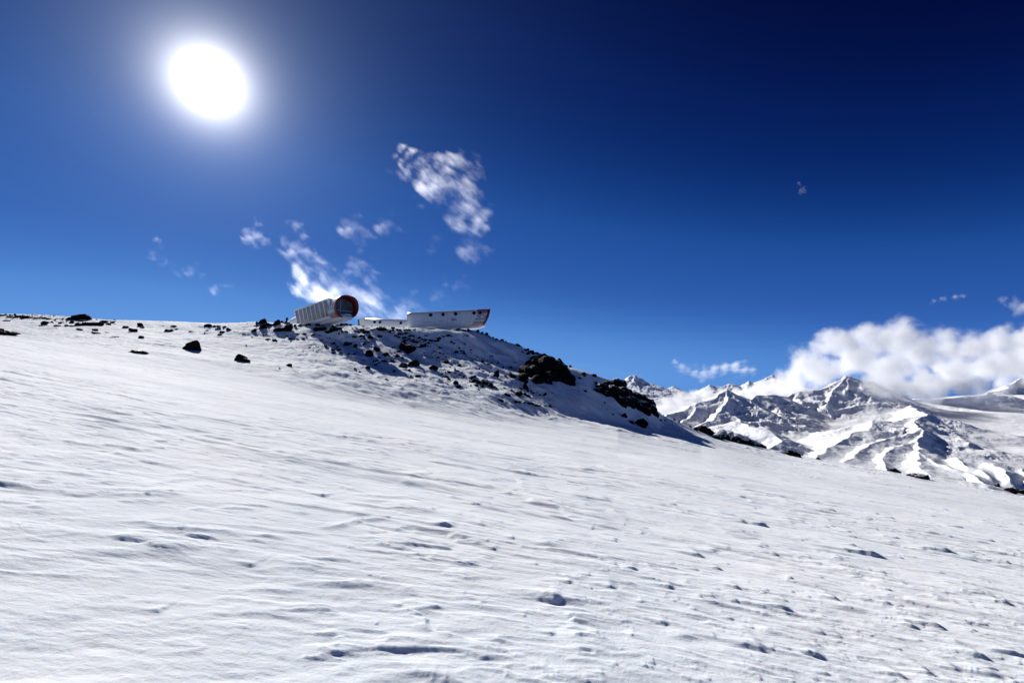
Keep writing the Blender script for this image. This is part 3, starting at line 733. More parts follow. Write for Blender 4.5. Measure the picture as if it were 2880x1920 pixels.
# ------------------------------------------------------------------ cliffs
def cliff(name, blobs, label, vox=0.30, rough=0.55, seed=1.0, mat=None, out=0.25, cat='cliff', grow=1.14):
    bm = bmesh.new()
    for b in blobs:
        px, row, r = b[:3]; g = ground_hit(px, row); k = g.y / FPX; R = r * k * grow
        m = Matrix.Translation(g + Vector((0, R * (0.55 - out), 0))) @ Matrix.Diagonal((R, R * 0.9, R * (b[3] if len(b) > 3 else 1.0), 1))
        bmesh.ops.create_icosphere(bm, subdivisions=3, radius=1.0, matrix=m)
    me = bpy.data.meshes.new(name); bm.to_mesh(me); bm.free()
    tmp = bpy.data.objects.new('tmp', me); COL.objects.link(tmp)
    md = tmp.modifiers.new('r', 'REMESH'); md.mode = 'VOXEL'; md.voxel_size = vox
    dg = bpy.context.evaluated_depsgraph_get(); me2 = bpy.data.meshes.new_from_object(tmp.evaluated_get(dg))
    bpy.data.objects.remove(tmp); bpy.data.meshes.remove(me); me2.name = name
    n = len(me2.vertices); P = np.zeros(n * 3, np.float32); me2.vertices.foreach_get('co', P); P = P.reshape(-1, 3).astype(float)
    Nn = np.zeros(n * 3, np.float32); me2.vertices.foreach_get('normal', Nn); Nn = Nn.reshape(-1, 3)
    d = rough * fbm3(P * 0.35 + seed, 3) + 0.35 * rough * (1 - 2 * np.abs(fbm3(P * 1.0 + seed * 2, 4))) + 0.12 * rough * fbm3(P * 3.1, 3)
    P = P + Nn * d[:, None]
    c = P.mean(0); me2.vertices.foreach_set('co', (P - c).astype(np.float32).reshape(-1))
    me2.polygons.foreach_set('use_smooth', np.zeros(len(me2.polygons), bool)); me2.materials.clear()
    o = link(name, me2, mat or M_CLIFF); o.location = c
    return tag(o, label, cat)
cliff('cliff', [(1474,1052,20),(1500,1032,24),(1520,1018,16),(1500,1058,28),(1538,1040,33),(1545,1068,24),(1570,1048,26),(1582,1062,24),(1600,1070,17),(1607,1082,11),
   (1470,1066,14),(1512,1074,16),(1542,1080,13),(1500,1012,10),(1530,1006,9),(1552,1018,13),(1480,1078,7),(1588,1078,12),(1465,1040,10)],
   'big black lava cliff in the ridge right of the long pod', seed=2.0)
cliff('cliff', [(1678,1102,10),(1692,1098,16),(1712,1092,18),(1735,1088,19),(1750,1082,12),(1725,1112,24),(1750,1116,26),(1765,1136,20),(1745,1136,18),(1702,1112,14),(1768,1112,14),
   (1790,1118,12),(1806,1126,17),(1824,1140,15),(1810,1148,17),(1790,1148,14),(1832,1158,13),(1845,1170,8),(1816,1162,11),(1780,1132,14)],
   'second black lava cliff, broken by snow patches, at the right end of the ridge', seed=9.0, mat=rock_mat('snow_patched_cliff', 0.80, 0.88, 0.45, 0.006))
cliff('outcrop', [(1962,1202,7),(1975,1196,11),(1988,1206,12),(1998,1216,10),(2008,1224,7),(1980,1212,9)],
   'small dark outcrop on the snow skyline right of the second cliff', seed=5.0, rough=0.4, vox=0.22, cat='outcrop', grow=1.45)
M_CL2 = rock_mat('snow_streaked_cliff', 0.52, 0.60, 0.55)
cliff('outcrop', [(2032,1228,13),(2052,1226,14),(2072,1231,13),(2095,1237,12),(2118,1244,10),(2138,1252,7),(2150,1258,5),(2020,1234,9)],
   'half-buried dark outcrop with a snow-covered dome on the right skyline', seed=7.0, rough=0.35, vox=0.22, mat=M_CL2, cat='outcrop', grow=1.75)

# cairn at the tail of the glazed pod
g = ground_hit(806, 912)
cr = empty('cairn', g); tag(cr, 'small cairn of grey stones with one upright dark stone beside the glazed pod tail', 'cairn')
def stone(name, dx, dz, sx, sz, mat, mesh, rot=0.0):
    me = mesh.copy(); me.materials.clear(); me.materials.append(mat)
    o = bpy.data.objects.new(name, me); COL.objects.link(o); o.parent = cr
    o.location = (dx, 0, dz); o.scale = (sx, sx * .8, sz); o.rotation_euler = (0, rot, 0.4); return o
stone('base_stone', 0.0, 0.10, 1.35, 0.40, M_GREYS, ROCKS[1]); stone('base_stone', 0.1, 0.34, 1.10, 0.36, M_GREYS, ROCKS[3])
stone('middle_stone', -0.05, 0.56, 0.66, 0.42, M_ROCK, ROCKS[4]); stone('upright_stone', 0.03, 1.02, 0.44, 0.95, M_ROCK, ROCKS[6], 0.12)

# ------------------------------------------------------------------ the huts
def ornament_mat():
    """bands of red lattice, teal zigzags and diamonds; UV in metres (along, up from the band's foot)"""
    m, nt, out = new_mat('ornament'); g = G(nt)
    uv = g.n('ShaderNodeUVMap'); s = g.n('ShaderNodeSeparateXYZ'); nt.links.new(uv.outputs[0], s.inputs[0]); U, V = s.outputs[0], s.outputs[1]
    col = (0.62, 0.60, 0.60, 1)
    def zig(per, amp, v0, th, ph=0.0):
        z = g.m('PINGPONG', g.m('ADD', U, ph), per); z = g.m('MULTIPLY', z, amp / per)
        d = g.m('ABSOLUTE', g.m('SUBTRACT', V, g.m('ADD', z, v0))); return g.m('LESS_THAN', d, th)
    def dia(per, v0, r, ph=0.0, hollow=None):
        a = g.m('PINGPONG', g.m('ADD', U, ph), per); a = g.m('DIVIDE', a, per); b = g.m('DIVIDE', g.m('ABSOLUTE', g.m('SUBTRACT', V, v0)), per)
        q = g.m('ADD', a, b); f = g.m('LESS_THAN', q, r)
        if hollow: f = g.m('MULTIPLY', f, g.m('GREATER_THAN', q, hollow))
        return f
    RED, PINK, TEAL, TEALL = (0.20, 0.02, 0.035, 1), (0.50, 0.25, 0.24, 1), (0.02, 0.17, 0.18, 1), (0.22, 0.44, 0.42, 1)
    band = g.m('MULTIPLY', g.m('GREATER_THAN', V, 0.0), g.m('LESS_THAN', V, 0.62)); col = g.mix(band, col, (0.40, 0.15, 0.15, 1))
    for v0 in (0.05, 0.28): col = g.mix(zig(0.30, 0.22, v0, 0.05), col, PINK)
    col = g.mix(zig(0.30, 0.24, 0.62, 0.11), col, TEAL)
    col = g.mix(dia(0.30, 1.13, 0.80, 0.0), col, TEALL); col = g.mix(dia(0.30, 1.13, 0.42, 0.0, 0.22), col, TEAL)
    col = g.mix(zig(0.30, -0.24, 1.60, 0.11), col, TEAL)
    col = g.mix(dia(0.60, 1.78, 0.30, 0.3), col, RED)
    col = g.mix(zig(0.60, 0.46, 1.80, 0.08, 0.3), col, RED); 
    lat = g.m('GREATER_THAN', g.m('FRACT', g.m('MULTIPLY', g.m('ADD', U, V), 5.0)), 0.55)
    up = g.m('GREATER_THAN', V, g.m('ADD', 1.90, g.m('MULTIPLY', g.m('PINGPONG', g.m('ADD', U, 0.3), 0.6), 0.77)))
    col = g.mix(g.m('MULTIPLY', lat, up), col, (0.36, 0.20, 0.24, 1))
    col = g.mix(g.m('GREATER_THAN', V, 2.72), col, (0.28, 0.07, 0.10, 1))
    for v0 in (2.66, 2.90, 3.12): col = g.mix(zig(0.25, 0.12, v0, 0.035), col, (0.50, 0.38, 0.40, 1) if v0 > 2.7 else RED)
    b = g.n('ShaderNodeBsdfPrincipled', {'Roughness': 0.4}); nt.links.new(col, b.inputs['Base Color']); nt.links.new(b.outputs[0], out.inputs[0])
    return m
M_ORN = ornament_mat()

def section(hw, H, n=48, e=2.6, keel=0.0):
    """closed ring (y, z), z from 0 to H: rounded sides, slightly flat top and bottom"""
    pts = []
    for k in range(n):
        a = 2 * math.pi * k / n
        c, s = math.cos(a), math.sin(a)
        y = hw * math.copysign(abs(c) ** (2 / e), c); z = H / 2 + H / 2 * math.copysign(abs(s) ** (2 / e), s)
        pts.append((y, z))
    return pts
def ring_mesh(name, rings, closed_ends=(False, False), uvf=None, arc=None, smooth=True):
    """rings: list of lists of (x,y,z); arc=(i0,i1) keeps only that stretch of each ring"""
    bm = bmesh.new(); uvl = bm.loops.layers.uv.new('UVMap') if uvf else None
    n = len(rings[0]); V = [[bm.verts.new(p) for p in r] for r in rings]
    idx = range(n) if arc is None else range(arc[0], arc[1])
    for a, b in zip(V[:-1], V[1:]):
        for k in idx:
            f = bm.faces.new((a[k % n], a[(k + 1) % n], b[(k + 1) % n], b[k % n])); f.smooth = smooth
            if uvl:
                for lp in f.loops: lp[uvl].uv = uvf(lp.vert.co)
    if closed_ends[0]: bm.faces.new(V[0][::-1])
    if closed_ends[1]: bm.faces.new(V[-1])
    if arc is not None:
        for v in [v for v in bm.verts if not v.link_faces]: bm.verts.remove(v)
    bmesh.ops.recalc_face_normals(bm, faces=bm.faces)
    me = bpy.data.meshes.new(name); bm.to_mesh(me); bm.free(); return me
def box_mesh(name, lo, hi, bevel=0.0):
    bm = bmesh.new(); c = [(a + b) / 2 for a, b in zip(lo, hi)]; s = [b - a for a, b in zip(lo, hi)]
    bmesh.ops.create_cube(bm, size=1.0, matrix=Matrix.Translation(c) @ Matrix.Diagonal((*s, 1)))
    if bevel: bmesh.ops.bevel(bm, geom=bm.edges[:], offset=bevel, segments=2, affect='EDGES')
    me = bpy.data.meshes.new(name); bm.to_mesh(me); bm.free(); return me
def porthole(parent, x, y, z, r, nrm, label=None):
    """round window with its metal ring; nrm points outward"""
    q = Vector(nrm).to_track_quat('Z', 'Y').to_matrix().to_4x4(); Mx = Matrix.Translation((x, y, z)) @ q
    bm = bmesh.new(); bmesh.ops.create_cone(bm, cap_ends=True, segments=28, radius1=r, radius2=r * .96, depth=0.30, matrix=Mx)
    me = bpy.data.meshes.new('porthole'); bm.to_mesh(me); bm.free(); o = link('porthole', me, M_GLASS, parent)
    bm = bmesh.new(); prof = [(r * 1.0, 0.10), (r * 1.0, 0.175), (r * 1.13, 0.165), (r * 1.13, -0.05)]; rings = []
    V = [[bm.verts.new(Mx @ Vector((a * math.cos(t), a * math.sin(t), b))) for a, b in prof] for t in [2 * math.pi * k / 28 for k in range(28)]]
    for i in range(28):
        for j in range(len(prof) - 1): bm.faces.new((V[i][j], V[(i + 1) % 28][j], V[(i + 1) % 28][j + 1], V[i][j + 1]))
    bmesh.ops.recalc_face_normals(bm, faces=bm.faces)
    me = bpy.data.meshes.new('window_ring'); bm.to_mesh(me); bm.free(); link('window_ring', me, M_FRAME, o)
    return o
def half_width(hw, H, z, e=2.6):
    t = min(0.999, abs(z - H / 2) / (H / 2)); return hw * (1 - t ** e) ** (1 / e)
def side_normal(hw, H, z, e=2.6):
    a = half_width(hw, H, z - .05, e); b = half_width(hw, H, z + .05, e)
    return Vector((0, -1, -(b - a) / 0.1)).normalized()
def plate(parent, name, polys, hw, H, col, zoff=0.02, e=3.8, zshift=0.0, yflip=-1):
    """thin mark lying on the curved side; polys in (x, z)"""
    bm = bmesh.new()
    for P in polys:
        top = [bm.verts.new((x, yflip * (half_width(hw, H, z, e) + zoff), z + zshift)) for x, z in P]
        bm.faces.new(top)
    me = bpy.data.meshes.new(name); bm.to_mesh(me); bm.free(); return link(name, me, col, parent)
def mark_mountains(parent, x, z, s, hw, H):
    """red and blue peaks over lines of small lettering"""
    R = simple('mark_red', (0.45, 0.03, 0.05), 0.5); Bm = simple('mark_blue', (0.04, 0.09, 0.45), 0.5); Pk = simple('mark_faded_red', (0.62, 0.38, 0.40), 0.5); Dk = simple('mark_dark', (0.10, 0.03, 0.06), 0.5)
    def zz(pts, t): return [pts + [(a, b - t) for a, b in pts[::-1]]]
    def strips(pts, t): return [[p, q, (q[0], q[1] - t), (p[0], p[1] - t)] for p, q in zip(pts[:-1], pts[1:])]
    pk = [(0, .95), (.12, 1.15), (.24, .95), (.33, .82), (.42, .95), (.50, .86)]
    plate(parent, 'emblem', [[(x + a * s, z + b * s) for a, b in P] for P in strips(pk, .14)], hw, H, Dk)
    pb = [(.52, .80), (.66, .98), (.76, .90), (.86, .96), (1.0, .70)]
    plate(parent, 'emblem', [[(x + a * s, z + b * s) for a, b in P] for P in strips(pb, .13)], hw, H, Bm)
    plate(parent, 'emblem', [[(x + a * s, z + b * s) for a, b in P] for P in ([(.05, .55), (.05, .80), (.14, .80), (.14, .55)], [(.18, .55), (.20, .80), (.30, .72), (.28, .55)], [(.34, .55), (.34, .78), (.44, .72), (.44, .55)], [(.02,.42),(.02,.54),(.5,.54),(.5,.46)])], hw, H, R)
    plate(parent, 'emblem', [[(x + a * s, z + b * s) for a, b in P] for P in ([(.5, .48), (.5, .66), (.68, .66), (.68, .48)], [(.72, .48), (.72, .66), (.98, .66), (1.0, .48)])], hw, H, Bm)
    ls = []
    for k, wd in enumerate((.45, .32, .40, .24)):
        zz_ = .30 - k * .10; xx = 0.03
        while xx < wd: ls.append([(x + xx * s, z + zz_ * s), (x + xx * s, z + (zz_ + .055) * s), (x + (xx + .06) * s, z + (zz_ + .055) * s), (x + (xx + .06) * s, z + zz_ * s)]); xx += .085
    plate(parent, 'lettering', ls, hw, H, Pk)

# ---- the long pod on the right
CL, CR = at(1140, 923, 99.0), at(1375, 914, 101.5)
TL, TR = at(1140, 879, 99.0), at(1375, 868, 101.5)
ax = Vector((CR.x - CL.x, CR.y - CL.y, 0)); LC = ax.length
podC = empty('hut', (CL.x, CL.y + 2.0, CL.z), math.atan2(ax.y, ax.x))
tag(podC, 'long white capsule hut with five portholes and a patterned right end jutting over the ridge', 'hut', 'white capsule huts on the ridge')
def c_geo(x):     # bottom height, top height at local x
    t = x / LC; zb = (CR.z - CL.z) * t; zt = (TL.z * 1.012 - CL.z) + (TR.z - TL.z) * t; return zb, zt - zb
HWC = 2.0
def slant(x, z, H):  # the mouth leans out at the top
    k = max(0.0, 1 - z / H); return -(1.25 * k ** 1.9) * min(1.0, max(0.0, (x - (LC - 5.5)) / 2.5))
def ring_c(x, off=0.0, e=3.8):
    zb, H = c_geo(x); return [(x + slant(x, z, H), y * (1 + off / HWC), zb + z + (off if z > H / 2 else -off)) for y, z in section(HWC, H, 64, e)]
XO = LC - 2.75
link('hull', ring_mesh('hull', [ring_c(x) for x in np.linspace(0, XO, 14)], (True, False)), M_WHITE, podC)
def uvC(co):
    zb, H = c_geo(co.x); return (co.x + 1.25 * max(0.0, 1 - (co.z - zb) / H) ** 1.9, co.z - zb)
link('ornament_band', ring_mesh('ornament_band', [ring_c(x) for x in np.linspace(XO, LC - 0.10, 6)], uvf=uvC), M_ORN, podC)
rim = [ring_c(LC - 0.10, 0.03), ring_c(LC, 0.03), ring_c(LC, -0.12), ring_c(LC - 1.2, -0.16), ring_c(LC - 1.2, -0.05)]
link('mouth_rim', ring_mesh('mouth_rim', rim + [rim[0]]), M_RED, podC)
link('end_glass', ring_mesh('end_glass', [ring_c(LC - 1.15, -0.12), ring_c(LC - 1.1, -0.12)], (True, True)), M_GLASS, podC)
# seams between the shell segments
for i, px in enumerate((1181, 1216.5, 1252, 1288, 1323)):
    x = (at(px, 900, 98.2).x - CL.x); 
    link('seam', ring_mesh('seam', [ring_c(x - .02, .012), ring_c(x + .02, .012)]), M_FRAME, podC)
for px, row in ((1207, 886), (1242, 884.6), (1277.5, 882.8), (1329.5, 880.5), (1346.5, 879.8)):
    t = (px - 1140) / 235.0; p = at(px, row, 98.9 + 2.5 * t - 0.0); x = (p.x - CL.x) / math.cos(math.atan2(ax.y, ax.x)); zb, H = c_geo(x)
    z = at(px, row, 99 + 2.5 * t).z - CL.z - zb
    n = side_normal(HWC, H, z, 3.8)
    porthole(podC, x, -half_width(HWC, H, z, 3.8) + 0.10, z + zb, 0.365, n)
for i in range(7):
    x = 0.15 + i * (LC - 1.6) / 6.3 + (0 if i else 0); zb, H = c_geo(x)
    link('lifting_eye', box_mesh('lifting_eye', (x - .10, -0.55, zb + H - .04), (x + .10, -0.35, zb + H + .14), .02), M_BOLT, podC)
# keel below the right half
def keel_ring(x, d, wd, zt):
    zb, H = c_geo(x); return [(x, -wd, zb + zt), (x, wd, zb + zt), (x, wd * .8, zb - d), (x, -wd * .8, zb - d)]
link('keel', ring_mesh('keel', [keel_ring(4.5, -.06, 1.2, .25), keel_ring(7.5, .22, 1.5, .2), keel_ring(LC - 4.5, .42, 1.6, .2), keel_ring(LC - 2.4, .34, 1.5, .2), keel_ring(LC - 1.0, .02, 1.2, .12)], (True, True), smooth=False), M_WHITE2, podC)
for x in (2.5, 6.5, 10.5):
    zb, H = c_geo(x)
    link('support_leg', box_mesh('support_leg', (x - .15, -1.2, zb - 5.5), (x + .15, -.9, zb - .25)), M_FRAME, podC)
    link('support_leg', box_mesh('support_leg', (x - .15, .9, zb - 5.5), (x + .15, 1.2, zb - .25)), M_FRAME, podC)
zb, H = c_geo(9.5); mark_mountains(podC, (at(1263, 900, 98).x - CL.x), zb + (at(1270, 907, 98).z - at(1270, 918, 98).z) , 1.05, HWC, H)
def squiggle(parent, x, z, wd, hgt, col, n, hw, H, seed):
    r = random.Random(seed); ps = []; xx = x
    while xx < x + wd:
        a = r.uniform(.05, .12); hh = hgt * r.uniform(.4, 1.0); ps.append([(xx, z), (xx, z + hh), (xx + a, z + hh), (xx + a, z)]); xx += a + r.uniform(.02, .05)
    plate(parent, n, ps, hw, H, col)
TX = simple('mark_ochre', (0.42, 0.33, 0.16), 0.5); TG = simple('mark_grey_red', (0.36, 0.20, 0.26), 0.5); TP = simple('mark_pale_green', (0.50, 0.58, 0.52), 0.5)
squiggle(podC, at(1191, 900, 98).x - CL.x, 1.05 + .35, 0.75, .14, TX, 'lettering', HWC, H, 1); squiggle(podC, at(1201, 900, 98).x - CL.x, 1.0 + .35, 0.35, .10, TG, 'lettering', HWC, H, 2)
squiggle(podC, at(1228, 900, 98).x - CL.x, 1.18 + .40, 0.95, .22, TG, 'lettering', HWC, H, 3)
squiggle(podC, at(1161, 900, 98).x - CL.x, 1.30, 0.45, .10, TP, 'lettering', HWC, H, 4)

# ---- the low middle pod
BL, BR = at(1026, 922, 113.0), at(1150, 925, 112.0); BT = at(1030, 894, 113.0); BT2 = at(1140, 899.5, 112.0)
axb = Vector((BR.x - BL.x, BR.y - BL.y, 0)); LB = axb.length
podB = empty('hut', (BL.x, BL.y + 1.9, BL.z), math.atan2(axb.y, axb.x))
tag(podB, 'low white capsule hut with three portholes standing behind the long pod', 'hut', 'white capsule huts on the ridge')
HB = BT.z * 1.012 - BL.z; HB2 = BT2.z * 1.012 - BR.z + (BR.z - BL.z)
def ring_b(x, off=0.0):
    H = HB + (HB2 - HB) * x / LB + 0.3; return [(x + 0.0, y * (1 + off / 1.9), z - .3 + (off if z > H / 2 else -off)) for y, z in section(1.9, H, 56, 3.2)]
LBX = LB + 6.0
link('hull', ring_mesh('hull', [ring_b(x) for x in (0, LB * .5, LB, LBX)], (True, True)), M_WHITE, podB)
for px, row in ((1048, 905.5), (1064, 906), (1125, 909)):
    p = at(px, row, 111.0); x = p.x - BL.x + 0.15; H = HB + (HB2 - HB) * x / LB + .3; z = at(px, row, 112.6).z - BL.z
    porthole(podB, x, -half_width(1.9, H, z + .3, 3.2) + .08, z, 0.33, side_normal(1.9, H, z + .3, 3.2))
# entrance box at its left end, leaning
def ebox(x0, x1, zt0, zt1, y0=-1.75, y1=1.75, lean=0.35, zb=-.6):
    return ring_mesh('x', [[(x0 + lean, y0, zb), (x0 + lean, y1, zb), (x0, y1, zt0), (x0, y0, zt0)], [(x1 + lean * .6, y0, zb), (x1 + lean * .6, y1, zb), (x1, y1, zt1), (x1, y0, zt1)]], (True, True), smooth=False)
xb = at(1007, 900, 112).x - BL.x
link('entrance_box', ebox(xb, -0.02, HB - .35, HB - .15), M_WHITE, podB)
link('entrance_side', ebox(xb - .42, xb - .012, HB - .62, HB - .38, -1.6, 1.6), M_DARK, podB)
bl = link('lifting_eye', box_mesh('lifting_eye', (-.15, -.6, HB - .05), (.15, -.3, HB + .16), .02), M_BOLT, podB)
mark_mountains(podB, -0.75 - .05, 0.55, 0.75, 1.80, 60.0)

# ---- the glazed pod with the red mouth
d = Vector((0.688, -0.728, 0)).normalized()
MC = at(977, 863, 89.0)
podA = empty('hut', (MC.x, MC.y, at(977, 894, 89).z), math.atan2(d.y, d.x))
tag(podA, 'white capsule hut with a slanted window strip and a dark red open mouth', 'hut', 'white capsule huts on the ridge')
HA = at(977, 831, 89).z - at(977, 894, 89).z; HWA = 2.22
def ring_a(x, hw=HWA, H=HA, off=0.0, z0=0.0, e=2.35, lean=0.0, yo=0.0):
    return [(x + lean * (z / H - .5), yo + y * (1 + off / hw), z0 + z + (off if z > H / 2 else -off)) for y, z in section(hw, H, 64, e)]
hs = [(-30.0, 1.3, 2.0, 0.35, 0), (-26.5, 1.35, 2.7, 0.25, 0), (-23.0, 1.3, 3.1, 0.15, .1), (-18, 1.0, 3.3, .12, .25), (-10, 1.0, 3.4, .12, .25), (-6.2, 1.0, 3.5, .10, .25), (-4.9, 1.6, 3.65, .08, .1), (-4.2, 2.0, 3.7, .08, 0)]
link('hull', ring_mesh('hull', [ring_a(x, hw, H, z0=z0, yo=yo) for x, hw, H, z0, yo in hs], (True, False)), M_WHITE, podA)
def uvA(co): return (co.x * 1.0, co.z * 0.80)
link('ornament_band', ring_mesh('ornament_band', [ring_a(-4.2, 2.0, 3.7, z0=.08), ring_a(-2.6, 2.1, 3.9, z0=.04), ring_a(-1.5, 2.18, HA - .04, z0=.02), ring_a(-.22, HWA, HA, lean=.25)], uvf=uvA), M_ORN, podA)
top_arc = (8, 24)
link('roof_cover', ring_mesh('roof_cover', [ring_a(-4.4, 2.0, 3.7, .03, z0=.08), ring_a(-1.5, 2.18, HA - .04, .03, z0=.02), ring_a(-.22, HWA, HA, .03, lean=.25)], arc=(7, 26)), M_BOLT, podA)
rim = [ring_a(-.22, off=.035, lean=.25), ring_a(0, off=.035, lean=.3), ring_a(0, off=-.14, lean=.3), ring_a(-2.0, hw=HWA - .18, H=HA - .5, z0=.15), ring_a(-2.1, hw=HWA - .12, H=HA - .4, z0=.12)]
link('mouth_rim', ring_mesh('mouth_rim', rim + [rim[0]]), M_RED, podA)
gl = link('end_glass', ring_mesh('end_glass', [ring_a(-2.05, HWA - .2, HA - .55, z0=.18), ring_a(-1.98, HWA - .2, HA - .55, z0=.18)], (True, True)), M_WIN, podA)
link('mullion', box_mesh('mullion', (-1.98, -.55, .5), (-1.86, -.43, HA - .62)), M_FRAME, gl)
link('mullion', box_mesh('mullion', (-1.98, -1.7, 1.55), (-1.87, 2.0, 1.66)), M_FRAME, gl)
link('floor', box_mesh('floor', (-2.0, -1.22, .30), (-.30, 1.22, .44)), M_WHITE, podA)
# snow blown onto the floor of the mouth
sx = np.linspace(-1.97, -.34, 14); sy = np.linspace(-1.5, 1.5, 22)
SP = np.array([[(a, b * (0.86 if a > -.5 else 1), .46 + (.20 + .42 * max(0, math.sin((b + 1.0) * 0.95)) * (0.5 + 0.5 * (-a) / 2)) * (1 - (b / 1.55) ** 4) * min(1, (-.30 - a) / .25) ) for b in sy] for a in sx])
link('blown_snow', grid_mesh('blown_snow', SP), M_SNOW, podA)
link('step', box_mesh('step', (-.9, -.75, -.30), (.12, .95, .26), .02), M_WHITE, podA)
link('keel', ring_mesh('keel', [[(-18, -1.2, .25), (-18, 1.2, .25), (-18, .9, -.25), (-18, -.9, -.25)], [(-2.2, -1.1, .22), (-2.2, 1.1, .22), (-2.2, .9, -.42), (-2.2, -.9, -.42)], [(-.3, -.95, .16), (-.3, .95, .16), (-.3, .8, -.30), (-.3, -.8, -.30)]], (True, True), smooth=False), M_WHITE2, podA)
for x in (-12.5, -17.0):
    link('support_leg', box_mesh('support_leg', (x - .15, -.75, -6.0), (x + .15, -.5, -.2)), M_FRAME, podA)
    link('support_leg', box_mesh('support_leg', (x - .15, .5, -6.0), (x + .15, .75, -.2)), M_FRAME, podA)
# window strip: a glazed box leaning out on the hull's near side (local -y)
inv = (Matrix.Translation(podA.location) @ Matrix.Rotation(podA.rotation_euler.z, 4, 'Z')).inverted()
WT0, WT1, WB0, WB1 = [inv @ p for p in (at(828, 873, 103.8), at(925, 842, 91.4), at(834.5, 909.5, 104.6), at(929, 883.5, 92.0))]
print('strip', WT0, WT1, WB0, WB1)
yT = (WT0.y + WT1.y) / 2; yB = (WB0.y + WB1.y) / 2
zT0, zT1, zB0, zB1 = WT0.z, WT1.z, WB0.z, WB1.z; x0, x1 = (WT0.x + WB0.x) / 2, (WT1.x + WB1.x) / 2
def wp(x, t, out=0.0):     # point on the strip face: t 0 foot .. 1 top
    s = (x - x0) / (x1 - x0); zb = zB0 + (zB1 - zB0) * s; zt = zT0 + (zT1 - zT0) * s
    return (x, yB + (yT - yB) * t - out, zb + (zt - zb) * t)
def prism(name, x_a, x_b, t_a, t_b, o0, o1, mat, parent):
    P = [[wp(x, t_a, o0), wp(x, t_a, o1), wp(x, t_b, o1), wp(x, t_b, o0)] for x in (x_a, x_b)]
    return link(name, ring_mesh(name, P, (True, True), smooth=False), mat, parent)
wb = link('window_box', ring_mesh('window_box', [[(x, -.3, wp(x, 1)[2] - .1), wp(x, 1.02, -.02), wp(x, -.30, .0), (x, -.3, wp(x, 0)[2] - .5)] for x in (x0 - .1, x1 + .95)], (True, True), smooth=False), M_WHITE, podA)
prism('top_rail', x0 - .20, x1 + .9, .97, 1.04, .0, .10, M_WHITE, wb)
prism('bottom_rail', x0 - .12, x1 + .9, -.30, -.12, .0, .10, M_WHITE, wb)
NB = 8; bw = (x1 - x0) / NB
for i in range(NB):
    a = x0 + i * bw
    prism('window', a + .06, a + bw - .06, -.10, .96, .01, .03, M_WIN, podA)
    prism('mullion', a - .17, a + .17, -.28, 1.0, .02, .075, M_WHITE, podA)
prism('mullion', x1 - .02, x1 + .9, -.28, 1.0, .02, .13, M_WHITE, podA)

